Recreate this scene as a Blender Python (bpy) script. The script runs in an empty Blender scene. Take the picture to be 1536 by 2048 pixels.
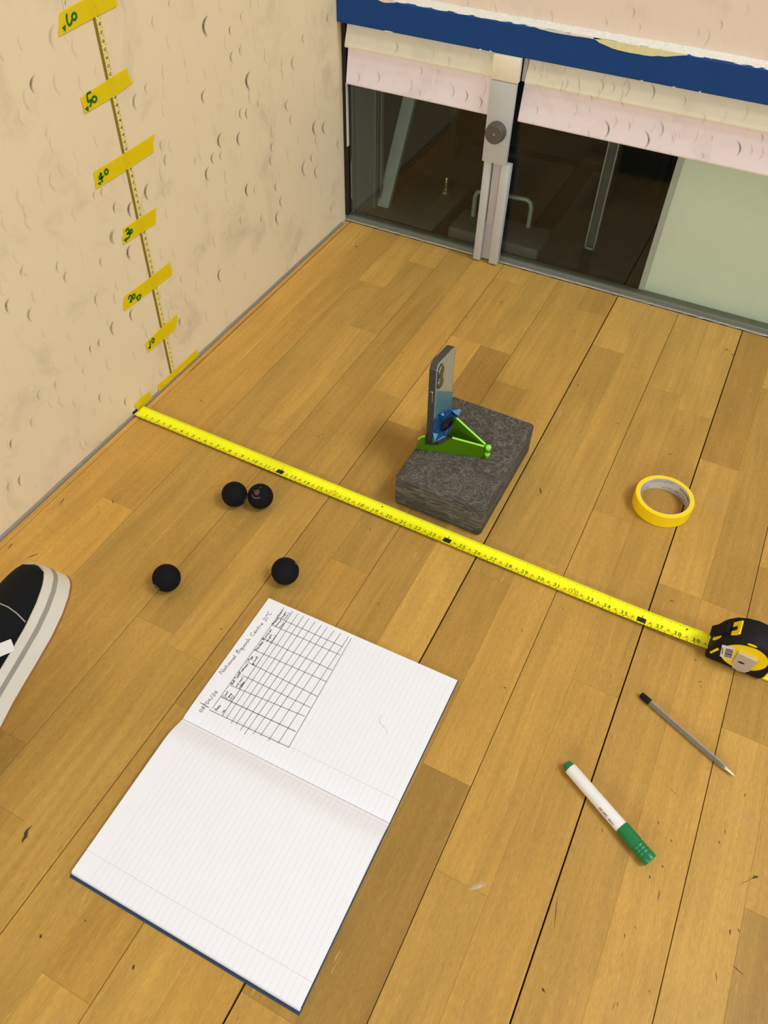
import bpy, bmesh, math, random
from mathutils import Vector, Matrix
random.seed(7)
SC = bpy.context.scene
COL = SC.collection

# ------------------------------------------------------------------ camera
cam_d = bpy.data.cameras.new('camera')
cam = bpy.data.objects.new('camera', cam_d); COL.objects.link(cam)
cam.location = (0.84600, -0.72778, 0.92511)
cam.rotation_euler = (0.714173, -0.016637, 0.469902)
cam_d.sensor_fit = 'VERTICAL'; cam_d.sensor_height = 34.6
cam_d.lens = 1538.68 / 2048 * 34.6
cam_d.clip_start = 0.02; cam_d.clip_end = 60
SC.camera = cam

# ------------------------------------------------------------------ world, court lamps, exposure
W = bpy.data.worlds.new('court_ambient'); SC.world = W; W.use_nodes = True
W.node_tree.nodes['Background'].inputs[0].default_value = (0.86, 0.98, 1.16, 1)
W.node_tree.nodes['Background'].inputs[1].default_value = 0.15
def area(name, loc, size, power, tilt=0., col=(0.88, 0.98, 1.14)):
    d = bpy.data.lights.new(name, 'AREA'); d.shape = 'RECTANGLE'; d.size, d.size_y = size
    d.energy = power; d.color = col
    o = bpy.data.objects.new(name, d); COL.objects.link(o); o.location = loc
    o.rotation_euler = (tilt, 0, 0); return o
for lx, ly, pw in ((3.9, 0.25, 210), (5.4, -2.2, 120)):          # court lamps overhead
    area('court_lamp', (lx, ly, 5.2), (2.0, 1.4), pw)
for lx, pw in ((1.6, 190), (4.4, 120)):                            # unseen fill lights, added to brighten the front wall and slats
    area('front_wall_fill', (lx, -8.6, 3.2), (2.4, 1.2), pw, math.radians(72))
SC.view_settings.view_transform = 'Standard'; SC.view_settings.look = 'None'
SC.view_settings.gamma = 1.0; SC.view_settings.use_curve_mapping = False
SC.view_settings.exposure = 0.0

# ------------------------------------------------------------------ measured data (metres)
TAPES={'60': [(0.0516,0.5819),(0.1644,0.5878),(0.1684,0.6133),(0.0631,0.6049)],'50': [(0.061,0.5075),(0.0605,0.4865),(0.1186,0.4885),(0.1633,0.4934),(0.1577,0.5028),(0.1568,0.5144),(0.1078,0.5109)],'40': [(0.0481,0.4121),(0.0472,0.4012),(0.0441,0.389),(0.1066,0.389),(0.1762,0.3909),(0.1786,0.4029),(0.1862,0.4138),(0.1048,0.412)],'30': [(0.0757,0.313),(0.0747,0.306),(0.0697,0.3018),(0.068,0.29),(0.1067,0.2891),(0.1468,0.2878),(0.15,0.2975),(0.1561,0.3108),(0.1068,0.3123)],'20': [(0.0413,0.2127),(0.033,0.1958),(0.0361,0.1901),(0.1049,0.1886),(0.1591,0.1886),(0.1591,0.1998),(0.1596,0.2121),(0.106,0.2115)],'10': [(0.0593,0.1101),(0.0601,0.0991),(0.0603,0.0897),(0.1043,0.0895),(0.1358,0.0907),(0.146,0.1002),(0.1501,0.1135),(0.1051,0.1136)],'base': [(0.0638,0.0164),(0.0591,-0.0016),(0.0638,-0.0057),(0.1887,-0.0042),(0.1813,0.0077),(0.1787,0.0173),(0.1074,0.0149)],'hook': [(-0.0019,0.0186),(0.0008,0.0038),(0.0104,-0.0017),(0.0423,-0.0016),(0.0399,0.009),(0.0397,0.0188),(0.014,0.0217)]}
INK={'60': ([[(0.0734,0.601),(0.0714,0.597),(0.0709,0.5914),(0.0729,0.5886),(0.0766,0.5899),(0.0792,0.5931)],[(0.0846,0.5988),(0.0807,0.5966),(0.0811,0.593),(0.0844,0.5918),(0.0884,0.5947),(0.0874,0.5978),(0.0846,0.5988)]],[(0.0595,0.5892),(0.067,0.5909),(0.0638,0.5835)]),'50': ([[(0.0805,0.5074),(0.0729,0.5073),(0.0713,0.5019),(0.0711,0.4979),(0.0772,0.4992)],[(0.078,0.4982),(0.0721,0.4908)],[(0.0847,0.5005),(0.0798,0.4998),(0.0798,0.4954),(0.0839,0.494),(0.0876,0.4973),(0.0847,0.5005)]],[(0.0617,0.4925),(0.0698,0.4938),(0.0674,0.4864)]),'40': ([[(0.0603,0.4062),(0.0547,0.3989),(0.0642,0.3998)],[(0.0609,0.4059),(0.0589,0.3953),(0.0605,0.3934)],[(0.0716,0.4063),(0.0679,0.404),(0.068,0.4006),(0.072,0.3999),(0.0747,0.4031),(0.0716,0.4063)]],[(0.0486,0.3953),(0.0567,0.3952),(0.0545,0.3903)]),'30': ([[(0.0783,0.3074),(0.085,0.3086),(0.0856,0.3039),(0.0803,0.3021),(0.0866,0.3001),(0.0826,0.2955),(0.0762,0.2953)],[(0.0905,0.3043),(0.0875,0.3024),(0.0886,0.2991),(0.092,0.2997),(0.0923,0.3028),(0.0905,0.3043)]],[(0.0699,0.2973),(0.0784,0.297),(0.0752,0.2903)]),'20': ([[(0.0483,0.2039),(0.053,0.2082),(0.0566,0.2038),(0.0501,0.1974),(0.0556,0.1981)],[(0.0614,0.2056),(0.058,0.203),(0.0589,0.1985),(0.0632,0.2),(0.0635,0.2044),(0.0614,0.2056)],[(0.0661,0.1982),(0.0687,0.1904),(0.0768,0.1952),(0.0712,0.1976),(0.0672,0.1953)]],[]),'10': ([[(0.0698,0.1076),(0.0689,0.0985),(0.0647,0.096)],[(0.0777,0.1076),(0.0745,0.1036),(0.0774,0.0999),(0.0811,0.1028),(0.0797,0.1068),(0.0777,0.1076)]],[(0.0608,0.0977),(0.0689,0.0985),(0.0684,0.0935)])}
CRES=[(0.8,[(-0.0009,0.5541),(-0.0077,0.5505),(-0.0115,0.546),(-0.0123,0.5405),(-0.0101,0.5339)]),(0.8,[(0.3562,0.5281),(0.3464,0.5233),(0.3419,0.5172),(0.3427,0.5096),(0.3488,0.5005)]),(0.5,[(0.4131,0.5009),(0.4076,0.4982),(0.4051,0.4948),(0.4057,0.4904),(0.4094,0.4852)]),(0.6,[(0.1687,0.4777),(0.1612,0.4739),(0.1574,0.469),(0.1573,0.4628),(0.1608,0.4552)]),(0.4,[(0.1951,0.4839),(0.1895,0.4811),(0.1868,0.4775),(0.1867,0.4729),(0.1895,0.4675)]),(0.8,[(0.1527,0.352),(0.1447,0.3482),(0.1405,0.3427),(0.1403,0.3354),(0.144,0.3263)]),(1,[(0.1084,0.3423),(0.1013,0.3388),(0.0975,0.3339),(0.0971,0.3273),(0.1001,0.3192)]),(0.5,[(0.0773,0.3562),(0.0717,0.3535),(0.0688,0.3497),(0.0684,0.3446),(0.0706,0.3383)]),(0.8,[(0.0841,0.2824),(0.0776,0.2793),(0.0741,0.2747),(0.0736,0.2684),(0.0763,0.2605)]),(0.5,[(0.0614,0.32),(0.0544,0.3166),(0.0506,0.3117),(0.05,0.3051),(0.0527,0.2969)]),(0.5,[(0.0593,0.3856),(0.0553,0.3836),(0.0531,0.3808),(0.0528,0.3772),(0.0543,0.3728)]),(0.4,[(0.0439,0.3873),(0.0399,0.3853),(0.0378,0.3826),(0.0374,0.379),(0.0389,0.3746)]),(0.6,[(0.2059,0.3761),(0.1999,0.3733),(0.1969,0.3693),(0.1969,0.364),(0.2,0.3575)]),(0.5,[(0.202,0.3994),(0.1969,0.3969),(0.1943,0.3934),(0.1943,0.389),(0.1969,0.3835)]),(0.4,[(0.3218,0.4329),(0.3147,0.4295),(0.3115,0.425),(0.3119,0.4191),(0.3161,0.412)]),(0.8,[(0.0815,0.6154),(0.0786,0.6138),(0.0771,0.612),(0.0769,0.6098),(0.0781,0.6072)]),(0.25,[(0.053,0.5955),(0.0438,0.5906),(0.0389,0.5846),(0.0381,0.5774),(0.0415,0.569)]),(0.25,[(-0.0043,0.4926),(-0.009,0.4901),(-0.0116,0.4869),(-0.0122,0.4829),(-0.0107,0.4781)]),(0.3,[(0.2363,0.5593),(0.2302,0.5563),(0.2273,0.5524),(0.2274,0.5477),(0.2306,0.5421)]),(0.6,[(0.2743,0.5686),(0.2709,0.5668),(0.2692,0.5647),(0.2693,0.562),(0.2713,0.559)]),(0.1,[(-0.0581,0.4271),(-0.0581,0.4271),(-0.0581,0.4271),(-0.0582,0.4271),(-0.0581,0.4271)]),(0.7,[(0.3546,0.5283),(0.3446,0.5233),(0.3399,0.517),(0.3407,0.5091),(0.347,0.4997)]),(0.7,[(0.4117,0.4997),(0.4074,0.4977),(0.4055,0.495),(0.406,0.4917),(0.4089,0.4877)]),(0.6,[(0.4101,0.4653),(0.403,0.4619),(0.3998,0.4574),(0.4006,0.4517),(0.4053,0.4448)]),(0.5,[(0.435,0.4657),(0.429,0.4628),(0.4263,0.459),(0.427,0.4542),(0.4312,0.4483)]),(0.5,[(0.5956,0.4043),(0.5861,0.4001),(0.5823,0.3941),(0.5842,0.3865),(0.5918,0.377)]),(1,[(0.4506,0.4209),(0.4402,0.4161),(0.4357,0.4095),(0.4371,0.401),(0.4443,0.3905)]),(0.6,[(0.3218,0.4327),(0.315,0.4294),(0.3118,0.425),(0.3122,0.4193),(0.3163,0.4124)]),(0.6,[(0.4149,0.3736),(0.4086,0.3707),(0.4057,0.3666),(0.4064,0.3612),(0.4107,0.3546)]),(0.7,[(0.4328,0.3675),(0.4264,0.3646),(0.4235,0.3604),(0.4243,0.355),(0.4287,0.3482)]),(0.5,[(0.4687,0.3695),(0.4639,0.3674),(0.4618,0.3643),(0.4625,0.3603),(0.4659,0.3553)]),(0.6,[(0.5619,0.3386),(0.5542,0.3352),(0.5511,0.3303),(0.5525,0.3237),(0.5585,0.3156)]),(0.5,[(0.5721,0.3078),(0.5655,0.305),(0.5629,0.3007),(0.5641,0.2951),(0.5693,0.288)]),(0.8,[(0.6597,0.2665),(0.6492,0.262),(0.6451,0.2553),(0.6475,0.2461),(0.6565,0.2344)]),(0.8,[(0.6956,0.2527),(0.6862,0.2488),(0.6826,0.2428),(0.685,0.2346),(0.6932,0.2242)]),(0.4,[(0.6603,0.2352),(0.6538,0.2325),(0.6514,0.2284),(0.6529,0.2227),(0.6584,0.2155)]),(0.9,[(0.3493,0.3561),(0.3409,0.3523),(0.337,0.3467),(0.3377,0.3394),(0.3429,0.3303)]),(0.9,[(0.4023,0.3386),(0.3941,0.3349),(0.3905,0.3295),(0.3913,0.3224),(0.3968,0.3135)]),(0.8,[(0.3211,0.3331),(0.315,0.3303),(0.3121,0.3262),(0.3125,0.3208),(0.3162,0.314)]),(0.6,[(0.3432,0.3274),(0.3381,0.325),(0.3357,0.3216),(0.3361,0.3171),(0.3392,0.3115)]),(0.9,[(0.3025,0.3167),(0.2947,0.3131),(0.291,0.3079),(0.2914,0.3009),(0.296,0.2921)]),(0.6,[(0.5008,0.284),(0.4938,0.281),(0.4908,0.2764),(0.4919,0.2702),(0.4971,0.2624)]),(0.6,[(0.4921,0.2611),(0.4857,0.2584),(0.483,0.2541),(0.4839,0.2484),(0.4886,0.2411)]),(0.7,[(0.6392,0.208),(0.6328,0.2053),(0.6303,0.2011),(0.6317,0.1953),(0.6371,0.1879)]),(0.6,[(0.6113,0.2052),(0.6,0.2005),(0.5955,0.1931),(0.5978,0.1828),(0.6071,0.1695)]),(0.5,[(0.656,0.1767),(0.6465,0.1729),(0.6428,0.1666),(0.645,0.1579),(0.6531,0.1466)]),(1,[(0.4082,0.2434),(0.4002,0.2399),(0.3967,0.2345),(0.3975,0.2271),(0.4029,0.2177)]),(0.4,[(0.4308,0.2295),(0.4251,0.227),(0.4227,0.2232),(0.4233,0.218),(0.4272,0.2113)]),(0.8,[(0.5,0.2055),(0.4941,0.2029),(0.4915,0.1989),(0.4925,0.1934),(0.4969,0.1864)]),(0.6,[(0.515,0.1715),(0.5076,0.1684),(0.5044,0.1633),(0.5056,0.1563),(0.5112,0.1472)]),(0.7,[(0.499,0.1481),(0.4895,0.1441),(0.4854,0.1376),(0.4869,0.1285),(0.4939,0.1166)]),(0.5,[(0.4417,0.1675),(0.4364,0.1653),(0.4341,0.1617),(0.4348,0.1568),(0.4384,0.1503)]),(0.4,[(0.3759,0.1936),(0.3703,0.1912),(0.3677,0.1873),(0.3682,0.182),(0.3718,0.1752)]),(0.4,[(0.712,0.0675),(0.7048,0.0648),(0.7022,0.06),(0.704,0.0532),(0.7103,0.0442)]),(0.5,[(0.6337,0.4308),(0.6267,0.4277),(0.6239,0.4233),(0.6255,0.4178),(0.6313,0.4111)]),(0.4,[(0.7513,0.1932),(0.7436,0.1901),(0.7409,0.1852),(0.7429,0.1784),(0.75,0.1696)]),(0.4,[(0.2753,0.3454),(0.2705,0.3432),(0.2682,0.3399),(0.2683,0.3357),(0.2711,0.3304)]),(0.7,[(0.7246,0.4388),(0.7186,0.4361),(0.7164,0.4325),(0.7179,0.4278),(0.7234,0.4222)]),(0.3,[(0.4498,0.5123),(0.4427,0.5089),(0.4396,0.5045),(0.4406,0.4991),(0.4455,0.4925)]),(0.4,[(0.4759,0.5194),(0.4715,0.5173),(0.4696,0.5146),(0.4702,0.5113),(0.4734,0.5073)]),(0.8,[(-0.1536,0.3233),(-0.1591,0.3205),(-0.1624,0.3165),(-0.1636,0.3111),(-0.1626,0.3044)]),(0.6,[(-0.126,0.2933),(-0.1317,0.2905),(-0.1351,0.2863),(-0.1362,0.2806),(-0.135,0.2735)]),(0.4,[(-0.1151,0.3513),(-0.1194,0.3491),(-0.122,0.346),(-0.1228,0.3419),(-0.1218,0.3368)]),(0.6,[(-0.0493,0.3078),(-0.054,0.3056),(-0.0566,0.3022),(-0.0573,0.2977),(-0.056,0.292)]),(0.4,[(-0.0553,0.3288),(-0.0606,0.3262),(-0.0636,0.3224),(-0.0644,0.3174),(-0.0629,0.3112)]),(0.6,[(0.0218,0.2938),(0.0175,0.2918),(0.0152,0.2888),(0.0147,0.2847),(0.0162,0.2796)]),(0.5,[(0.0576,0.3207),(0.0512,0.3176),(0.0477,0.313),(0.0472,0.307),(0.0496,0.2994)]),(0.7,[(0.0093,0.187),(0.0025,0.1839),(-0.0013,0.1789),(-0.002,0.172),(0.0002,0.163)]),(0.7,[(-0.0281,0.1772),(-0.0321,0.1753),(-0.0344,0.1723),(-0.035,0.1681),(-0.0337,0.1627)]),(0.7,[(-0.0476,0.1785),(-0.0516,0.1766),(-0.0539,0.1736),(-0.0544,0.1695),(-0.0533,0.1641)]),(0.5,[(-0.0063,0.2478),(-0.012,0.2451),(-0.0152,0.2409),(-0.0159,0.2353),(-0.0141,0.2281)]),(0.8,[(-0.2369,0.1344),(-0.2409,0.1325),(-0.2433,0.1294),(-0.2444,0.1251),(-0.244,0.1195)]),(0.7,[(-0.2492,0.0697),(-0.2539,0.0675),(-0.2569,0.0637),(-0.2582,0.0583),(-0.2578,0.0511)]),(0.5,[(-0.271,0.0732),(-0.275,0.0713),(-0.2776,0.0681),(-0.2787,0.0636),(-0.2784,0.0576)]),(0.6,[(-0.0598,0.0896),(-0.0644,0.0876),(-0.067,0.0841),(-0.0677,0.0791),(-0.0665,0.0726)]),(0.6,[(-0.0115,0.044),(-0.0163,0.0419),(-0.019,0.0382),(-0.0196,0.0328),(-0.0181,0.0258)]),(0.5,[(0.0761,0.3553),(0.0719,0.3533),(0.0696,0.3503),(0.0693,0.3464),(0.071,0.3416)]),(0.6,[(0.0832,0.281),(0.0765,0.2778),(0.0729,0.273),(0.0725,0.2666),(0.0752,0.2585)]),(0.3,[(-0.129,0.1681),(-0.1338,0.1659),(-0.1367,0.1622),(-0.1377,0.157),(-0.1367,0.1504)]),(0.3,[(-0.1629,0.1732),(-0.1676,0.1709),(-0.1705,0.1673),(-0.1715,0.1623),(-0.1706,0.1559)]),(0.3,[(-0.0731,0.1535),(-0.0774,0.1514),(-0.0799,0.1482),(-0.0806,0.1435),(-0.0795,0.1376)]),(0.3,[(-0.1913,0.1416),(-0.196,0.1394),(-0.1989,0.1357),(-0.2,0.1306),(-0.1993,0.1239)]),(0.8,[(0.2918,0.1289),(0.2839,0.1256),(0.2801,0.1199),(0.2805,0.112),(0.285,0.1016)]),(0.7,[(0.1605,0.1012),(0.1559,0.0992),(0.1535,0.0959),(0.1534,0.0911),(0.1556,0.0849)]),(0.8,[(0.0543,0.1837),(0.0482,0.1809),(0.0449,0.1764),(0.0443,0.1702),(0.0466,0.1622)]),(0.3,[(0.1873,0.1753),(0.1817,0.1729),(0.1788,0.1689),(0.1788,0.1633),(0.1815,0.1562)])]
CREST=[(0.9,[(0.5504,0.3378),(0.559,0.3313),(0.5633,0.3239),(0.5633,0.3156),(0.559,0.3064)]),(0.9,[(0.6257,0.3348),(0.6342,0.3284),(0.6387,0.3211),(0.639,0.3129),(0.6351,0.3038)]),(0.5,[(0.6457,0.3547),(0.6535,0.3489),(0.6576,0.3423),(0.658,0.3349),(0.6545,0.3267)]),(0.9,[(0.7831,0.3488),(0.7903,0.3436),(0.7942,0.3377),(0.795,0.3311),(0.7925,0.3238)]),(0.7,[(0.5928,0.3422),(0.5967,0.3392),(0.5987,0.3358),(0.5988,0.3321),(0.5969,0.3279)]),(0.4,[(0.6714,0.3388),(0.676,0.3354),(0.6784,0.3315),(0.6787,0.3272),(0.6767,0.3224)]),(0.8,[(0.5169,0.3773),(0.5202,0.3749),(0.5193,0.368),(0.5192,0.3649),(0.5175,0.3615)]),(0.5,[(0.573,0.3789),(0.5769,0.3761),(0.5769,0.3687),(0.5769,0.365),(0.575,0.361)]),(0.6,[(0.8158,0.3673),(0.8203,0.3641),(0.8229,0.3604),(0.8234,0.3563),(0.8219,0.3518)]),(0.6,[(0.7335,0.319),(0.7368,0.3165),(0.7386,0.3138),(0.7389,0.3107),(0.7376,0.3072)]),(0.5,[(0.7383,0.3496),(0.7415,0.3472),(0.7433,0.3445),(0.7436,0.3415),(0.7423,0.3382)]),(0.6,[(0.6142,0.411),(0.6219,0.4056),(0.6259,0.3995),(0.6263,0.3928),(0.6229,0.3853)]),(0.5,[(0.5263,0.4032),(0.5328,0.3985),(0.5361,0.3933),(0.5361,0.3876),(0.5329,0.3812)]),(0.4,[(0.4852,0.3987),(0.4904,0.3949),(0.493,0.3907),(0.4929,0.386),(0.4902,0.3809)]),(0.4,[(0.5473,0.4032),(0.5531,0.3991),(0.556,0.3944),(0.5561,0.3893),(0.5533,0.3836)]),(0.4,[(0.6736,0.4032),(0.6787,0.3996),(0.6815,0.3956),(0.6818,0.3911),(0.6797,0.3862)]),(0.5,[(0.5525,0.5186),(0.5578,0.5146),(0.5604,0.5101),(0.5603,0.5052),(0.5574,0.4999)]),(0.3,[(0.5108,0.4974),(0.5161,0.4932),(0.5187,0.4886),(0.5185,0.4836),(0.5154,0.4781)]),(0.5,[(0.6954,0.5203),(0.7001,0.5169),(0.7026,0.513),(0.7028,0.5089),(0.7009,0.5043)]),(0.4,[(0.6652,0.5042),(0.6687,0.5015),(0.6706,0.4986),(0.6707,0.4954),(0.6691,0.4919)]),(0.4,[(0.5703,0.4964),(0.5739,0.4936),(0.5757,0.4906),(0.5756,0.4873),(0.5738,0.4837)]),(0.4,[(0.5144,0.3548),(0.5183,0.3518),(0.5202,0.3484),(0.5202,0.3446),(0.5181,0.3405)]),(0.5,[(0.4852,0.3203),(0.4886,0.3177),(0.4902,0.3148),(0.4901,0.3115),(0.4882,0.3079)]),(0.35,[(0.6828,0.3423),(0.6868,0.3394),(0.6889,0.3361),(0.6891,0.3324),(0.6875,0.3283)]),(0.3,[(0.8046,0.3483),(0.8105,0.3441),(0.8137,0.3393),(0.8144,0.3339),(0.8124,0.328)]),(0.6,[(0.1196,0.3991),(0.1255,0.3948),(0.1279,0.3898),(0.1269,0.3844),(0.1225,0.3784)]),(0.6,[(0.0802,0.3383),(0.086,0.3335),(0.0882,0.3281),(0.0869,0.3221),(0.0818,0.3154)]),(0.35,[(0.0341,0.3319),(0.0405,0.3265),(0.0429,0.3204),(0.0412,0.3136),(0.0354,0.306)]),(0.6,[(0.1749,0.3226),(0.1788,0.3194),(0.1804,0.3158),(0.1797,0.3118),(0.1766,0.3074)]),(0.4,[(0.2411,0.343),(0.2482,0.3373),(0.2512,0.3309),(0.2501,0.3238),(0.2449,0.3159)]),(0.8,[(0.272,0.3384),(0.2778,0.3338),(0.2803,0.3286),(0.2795,0.3227),(0.2754,0.3163)]),(0.8,[(0.3029,0.3326),(0.3087,0.328),(0.3113,0.3228),(0.3105,0.317),(0.3066,0.3105)]),(0.5,[(0.1721,0.3623),(0.1772,0.3582),(0.1793,0.3536),(0.1783,0.3485),(0.1743,0.3428)]),(0.5,[(0.4171,0.3372),(0.4216,0.3337),(0.4237,0.3297),(0.4234,0.3253),(0.4207,0.3205)]),(0.4,[(0.3998,0.4058),(0.4042,0.4026),(0.4063,0.399),(0.4061,0.395),(0.4036,0.3907)]),(0.4,[(0.4154,0.396),(0.4192,0.3932),(0.421,0.3901),(0.4208,0.3867),(0.4187,0.3829)]),(0.3,[(0.3115,0.4088),(0.3166,0.4051),(0.3189,0.4009),(0.3185,0.3963),(0.3153,0.3912)]),(0.25,[(0.2721,0.405),(0.2772,0.4012),(0.2795,0.397),(0.2789,0.3923),(0.2756,0.3872)])]
SCUFF=[((0.0268,-0.3366),(0.0249,-0.3244),0.0022),((0.0637,-0.3366),(0.074,-0.3215),0.002),((0.0327,-0.2343),(0.0299,-0.2153),0.0018),((0.1004,-0.1855),(0.106,-0.191),0.002),((0.0892,-0.2082),(0.0913,-0.2083),0.0015),((1.1035,-0.3159),(1.116,-0.3017),0.0006),((1.115,-0.3023),(1.1222,-0.2956),0.0035),((1.1102,-0.4008),(1.1243,-0.4045),0.0012),((1.0967,-0.4145),(1.1002,-0.4245),0.001),((1.1033,-0.3657),(1.1041,-0.373),0.002),((1.1111,-0.3617),(1.1123,-0.3655),0.0015),((1.0048,-0.2872),(1.0058,-0.291),0.0015),((1.0234,-0.3018),(1.0248,-0.3032),0.0018),((1.0216,-0.3342),(1.0217,-0.3377),0.0018),((1.0113,-0.3517),(1.0115,-0.3554),0.002),((1.0245,-0.3618),(1.0258,-0.3744),0.0012),((1.0015,-0.4242),(1.0022,-0.4266),0.0012),((1.0389,-0.4631),(1.0386,-0.4665),0.001),((0.9471,-0.3254),(0.9502,-0.3312),0.001),((1.078,-0.2591),(1.0784,-0.2663),0.0012),((1.074,-0.2779),(1.0747,-0.2796),0.0015),((0.9384,-0.512),(0.9424,-0.5157),0.003),((0.9242,-0.419),(0.9317,-0.4555),0.001),((1.0092,-0.2411),(1.0129,-0.2441),0.001),((1.014,-0.2431),(1.0159,-0.2462),0.001),((1.0116,-0.4892),(1.0131,-0.4932),0.001),((1.0914,-0.2065),(1.0914,-0.2088),0.0015),((1.0097,-0.4111),(1.0107,-0.4133),0.001),((0.9957,-0.0456),(0.9988,-0.0465),0.002),((1.0075,-0.0776),(1.0129,-0.0766),0.0015),((1.0116,-0.0814),(1.0138,-0.0865),0.0012),((0.9423,0.036),(0.9496,0.037),0.002),((0.7785,-0.2069),(0.7798,-0.2072),0.002),((0.7685,-0.1114),(0.7698,-0.1131),0.0015),((0.8678,-0.1011),(0.8693,-0.104),0.001),((0.8076,-0.0477),(0.81,-0.0521),0.001),((0.8996,-0.1231),(0.9015,-0.1267),0.001),((0.0769,0.6738),(0.0834,0.6755),0.003),((0.1117,0.274),(0.1135,0.2721),0.001),((0.0811,0.0772),(0.0858,0.0785),0.002),((0.3155,0.0946),(0.3187,0.0977),0.002),((0.3198,0.103),(0.3218,0.104),0.002),((0.3498,0.123),(0.3531,0.1229),0.0015),((0.4933,-0.0473),(0.4944,-0.0482),0.0015),((0.568,-0.1648),(0.5693,-0.1654),0.0018),((0.3926,-0.3048),(0.3935,-0.3053),0.002),((0.6165,0.6042),(0.62,0.5987),0.0018),((0.601,0.5034),(0.6075,0.5039),0.0015),((0.6995,0.1612),(0.7067,0.1487),0.003),((0.7671,0.3731),(0.7742,0.3744),0.0018),((0.8686,0.3376),(0.8745,0.3425),0.0018),((0.9005,0.6871),(0.9053,0.6867),0.004),((0.9135,0.6764),(0.9184,0.675),0.004),((0.6748,0.4484),(0.6758,0.4383),0.0015),((0.8624,0.3285),(0.8638,0.3262),0.001),((0.5488,-0.6877),(0.5518,-0.6927),0.003),((0.3508,-0.6306),(0.3565,-0.6496),0.006),((0.4423,-0.7104),(0.4439,-0.7135),0.004),((0.4748,-0.6788),(0.4756,-0.6791),0.0012),((0.4498,0.6316),(0.4521,0.6221),0.002),((0.4049,0.5453),(0.4105,0.5421),0.0015),((0.3349,0.4964),(0.3384,0.4952),0.0015),((0.3398,0.3766),(0.3433,0.3748),0.0015),((0.0774,0.6754),(0.0842,0.6752),0.003),((0.237,0.7245),(0.2406,0.7484),0.0008),((0.2236,0.6446),(0.232,0.6468),0.001),((0.2542,0.6331),(0.2561,0.6318),0.0012)]
TABLE=[[(0.4542,-0.4113),(0.4536,-0.2362)],[(0.4714,-0.4152),(0.4678,-0.2355)],[(0.4779,-0.4155),(0.4765,-0.2354)],[(0.4869,-0.4181),(0.4854,-0.2352)],[(0.4937,-0.4163),(0.4945,-0.2356)],[(0.5028,-0.4205),(0.5047,-0.2362)],[(0.5104,-0.4228),(0.5154,-0.2365)],[(0.5202,-0.4177),(0.5246,-0.2361)],[(0.5294,-0.4156),(0.5352,-0.2366)],[(0.5419,-0.4161),(0.5459,-0.2357)],[(0.5546,-0.413),(0.558,-0.2358)],[(0.5691,-0.4116),(0.5628,-0.2361)],[(0.4516,-0.4154),(0.5691,-0.4116)],[(0.4545,-0.3934),(0.566,-0.3896)],[(0.4556,-0.3737),(0.5653,-0.3666)],[(0.4618,-0.354),(0.5657,-0.3526)],[(0.4541,-0.3341),(0.5658,-0.3347)],[(0.4532,-0.3141),(0.5661,-0.3106)],[(0.453,-0.2933),(0.5637,-0.2921)],[(0.4527,-0.2688),(0.5622,-0.2667)],[(0.4525,-0.2546),(0.5588,-0.2539)],[(0.4357,-0.4125),(0.4499,-0.4131)]]
TEXT=[('National Squash Centre 21°C',[(0.437,-0.3649),(0.4437,-0.2515)],0.00396),('08/04/26',[(0.4453,-0.4233),(0.4471,-0.3882)],0.00335),('Data',[(0.4609,-0.4124),(0.462,-0.4035)],0.00244),('no',[(0.4699,-0.4105),(0.4707,-0.4064)],0.00213),('Court',[(0.459,-0.392),(0.4592,-0.3824)],0.00213),('Temp',[(0.4645,-0.3929),(0.4651,-0.3822)],0.00244),('(°C)',[(0.4699,-0.392),(0.4702,-0.3843)],0.00213),('Ball Type/',[(0.4579,-0.3716),(0.4577,-0.3521)],0.00213),('(Freshness)',[(0.4577,-0.3535),(0.4594,-0.3364)],0.00198),('mid court',[(0.4646,-0.372),(0.4647,-0.3564)],0.00183),('rubber',[(0.4693,-0.3721),(0.4699,-0.3605)],0.00183),('Age',[(0.4576,-0.3322),(0.4592,-0.3233)],0.00244),('group',[(0.4659,-0.335),(0.4641,-0.3201)],0.00244),('Handed',[(0.458,-0.3136),(0.4584,-0.2978)],0.00229),('Racket',[(0.4575,-0.2952),(0.4583,-0.2745)],0.00213),('length',[(0.463,-0.2954),(0.4629,-0.2818)],0.00183),('(cm)',[(0.469,-0.2944),(0.4696,-0.2804)],0.00213),('Racket',[(0.4556,-0.2672),(0.4564,-0.2548)],0.00183),('bounce',[(0.4606,-0.269),(0.4616,-0.2553)],0.00183),('(cm)',[(0.4674,-0.2676),(0.4679,-0.2576)],0.00198),('Court',[(0.4554,-0.2531),(0.455,-0.2399)],0.00183),('height',[(0.4606,-0.2537),(0.4615,-0.241)],0.00183),('(cm)',[(0.4653,-0.2534),(0.4664,-0.2396)],0.00213)]
GRIP=[(0.0048,-0.0148,0.0382),(0.0069,-0.0161,0.032),(0.0094,-0.017,0.0245),(0.0119,-0.0053,0.0213),(0.0158,0.015,0.0172),(0.0159,0.0222,0.0192),(0.0166,0.042,0.024),(0.0169,0.0607,0.0297),(0.0164,0.0714,0.0348),(0.014,0.0647,0.0394),(0.0096,0.0463,0.0456),(0.0076,0.0415,0.0496),(0.0066,0.0337,0.0499),(0.0043,0.0242,0.0533),(0.0029,0.0151,0.054),(0.0012,0.005,0.0554),(0.0026,-0.0052,0.048)]
GRIPC=[(0.0117,0.0265,0.0328),(0.0133,0.0467,0.0353),(0.0102,0.0119,0.032),(0.007,0.0221,0.0447),(0.015,0.0404,0.0281)]

D = 0.772            # front wall plane
SX = 0.14566         # x of the first full board seam
BW = 0.129           # board width

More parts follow.
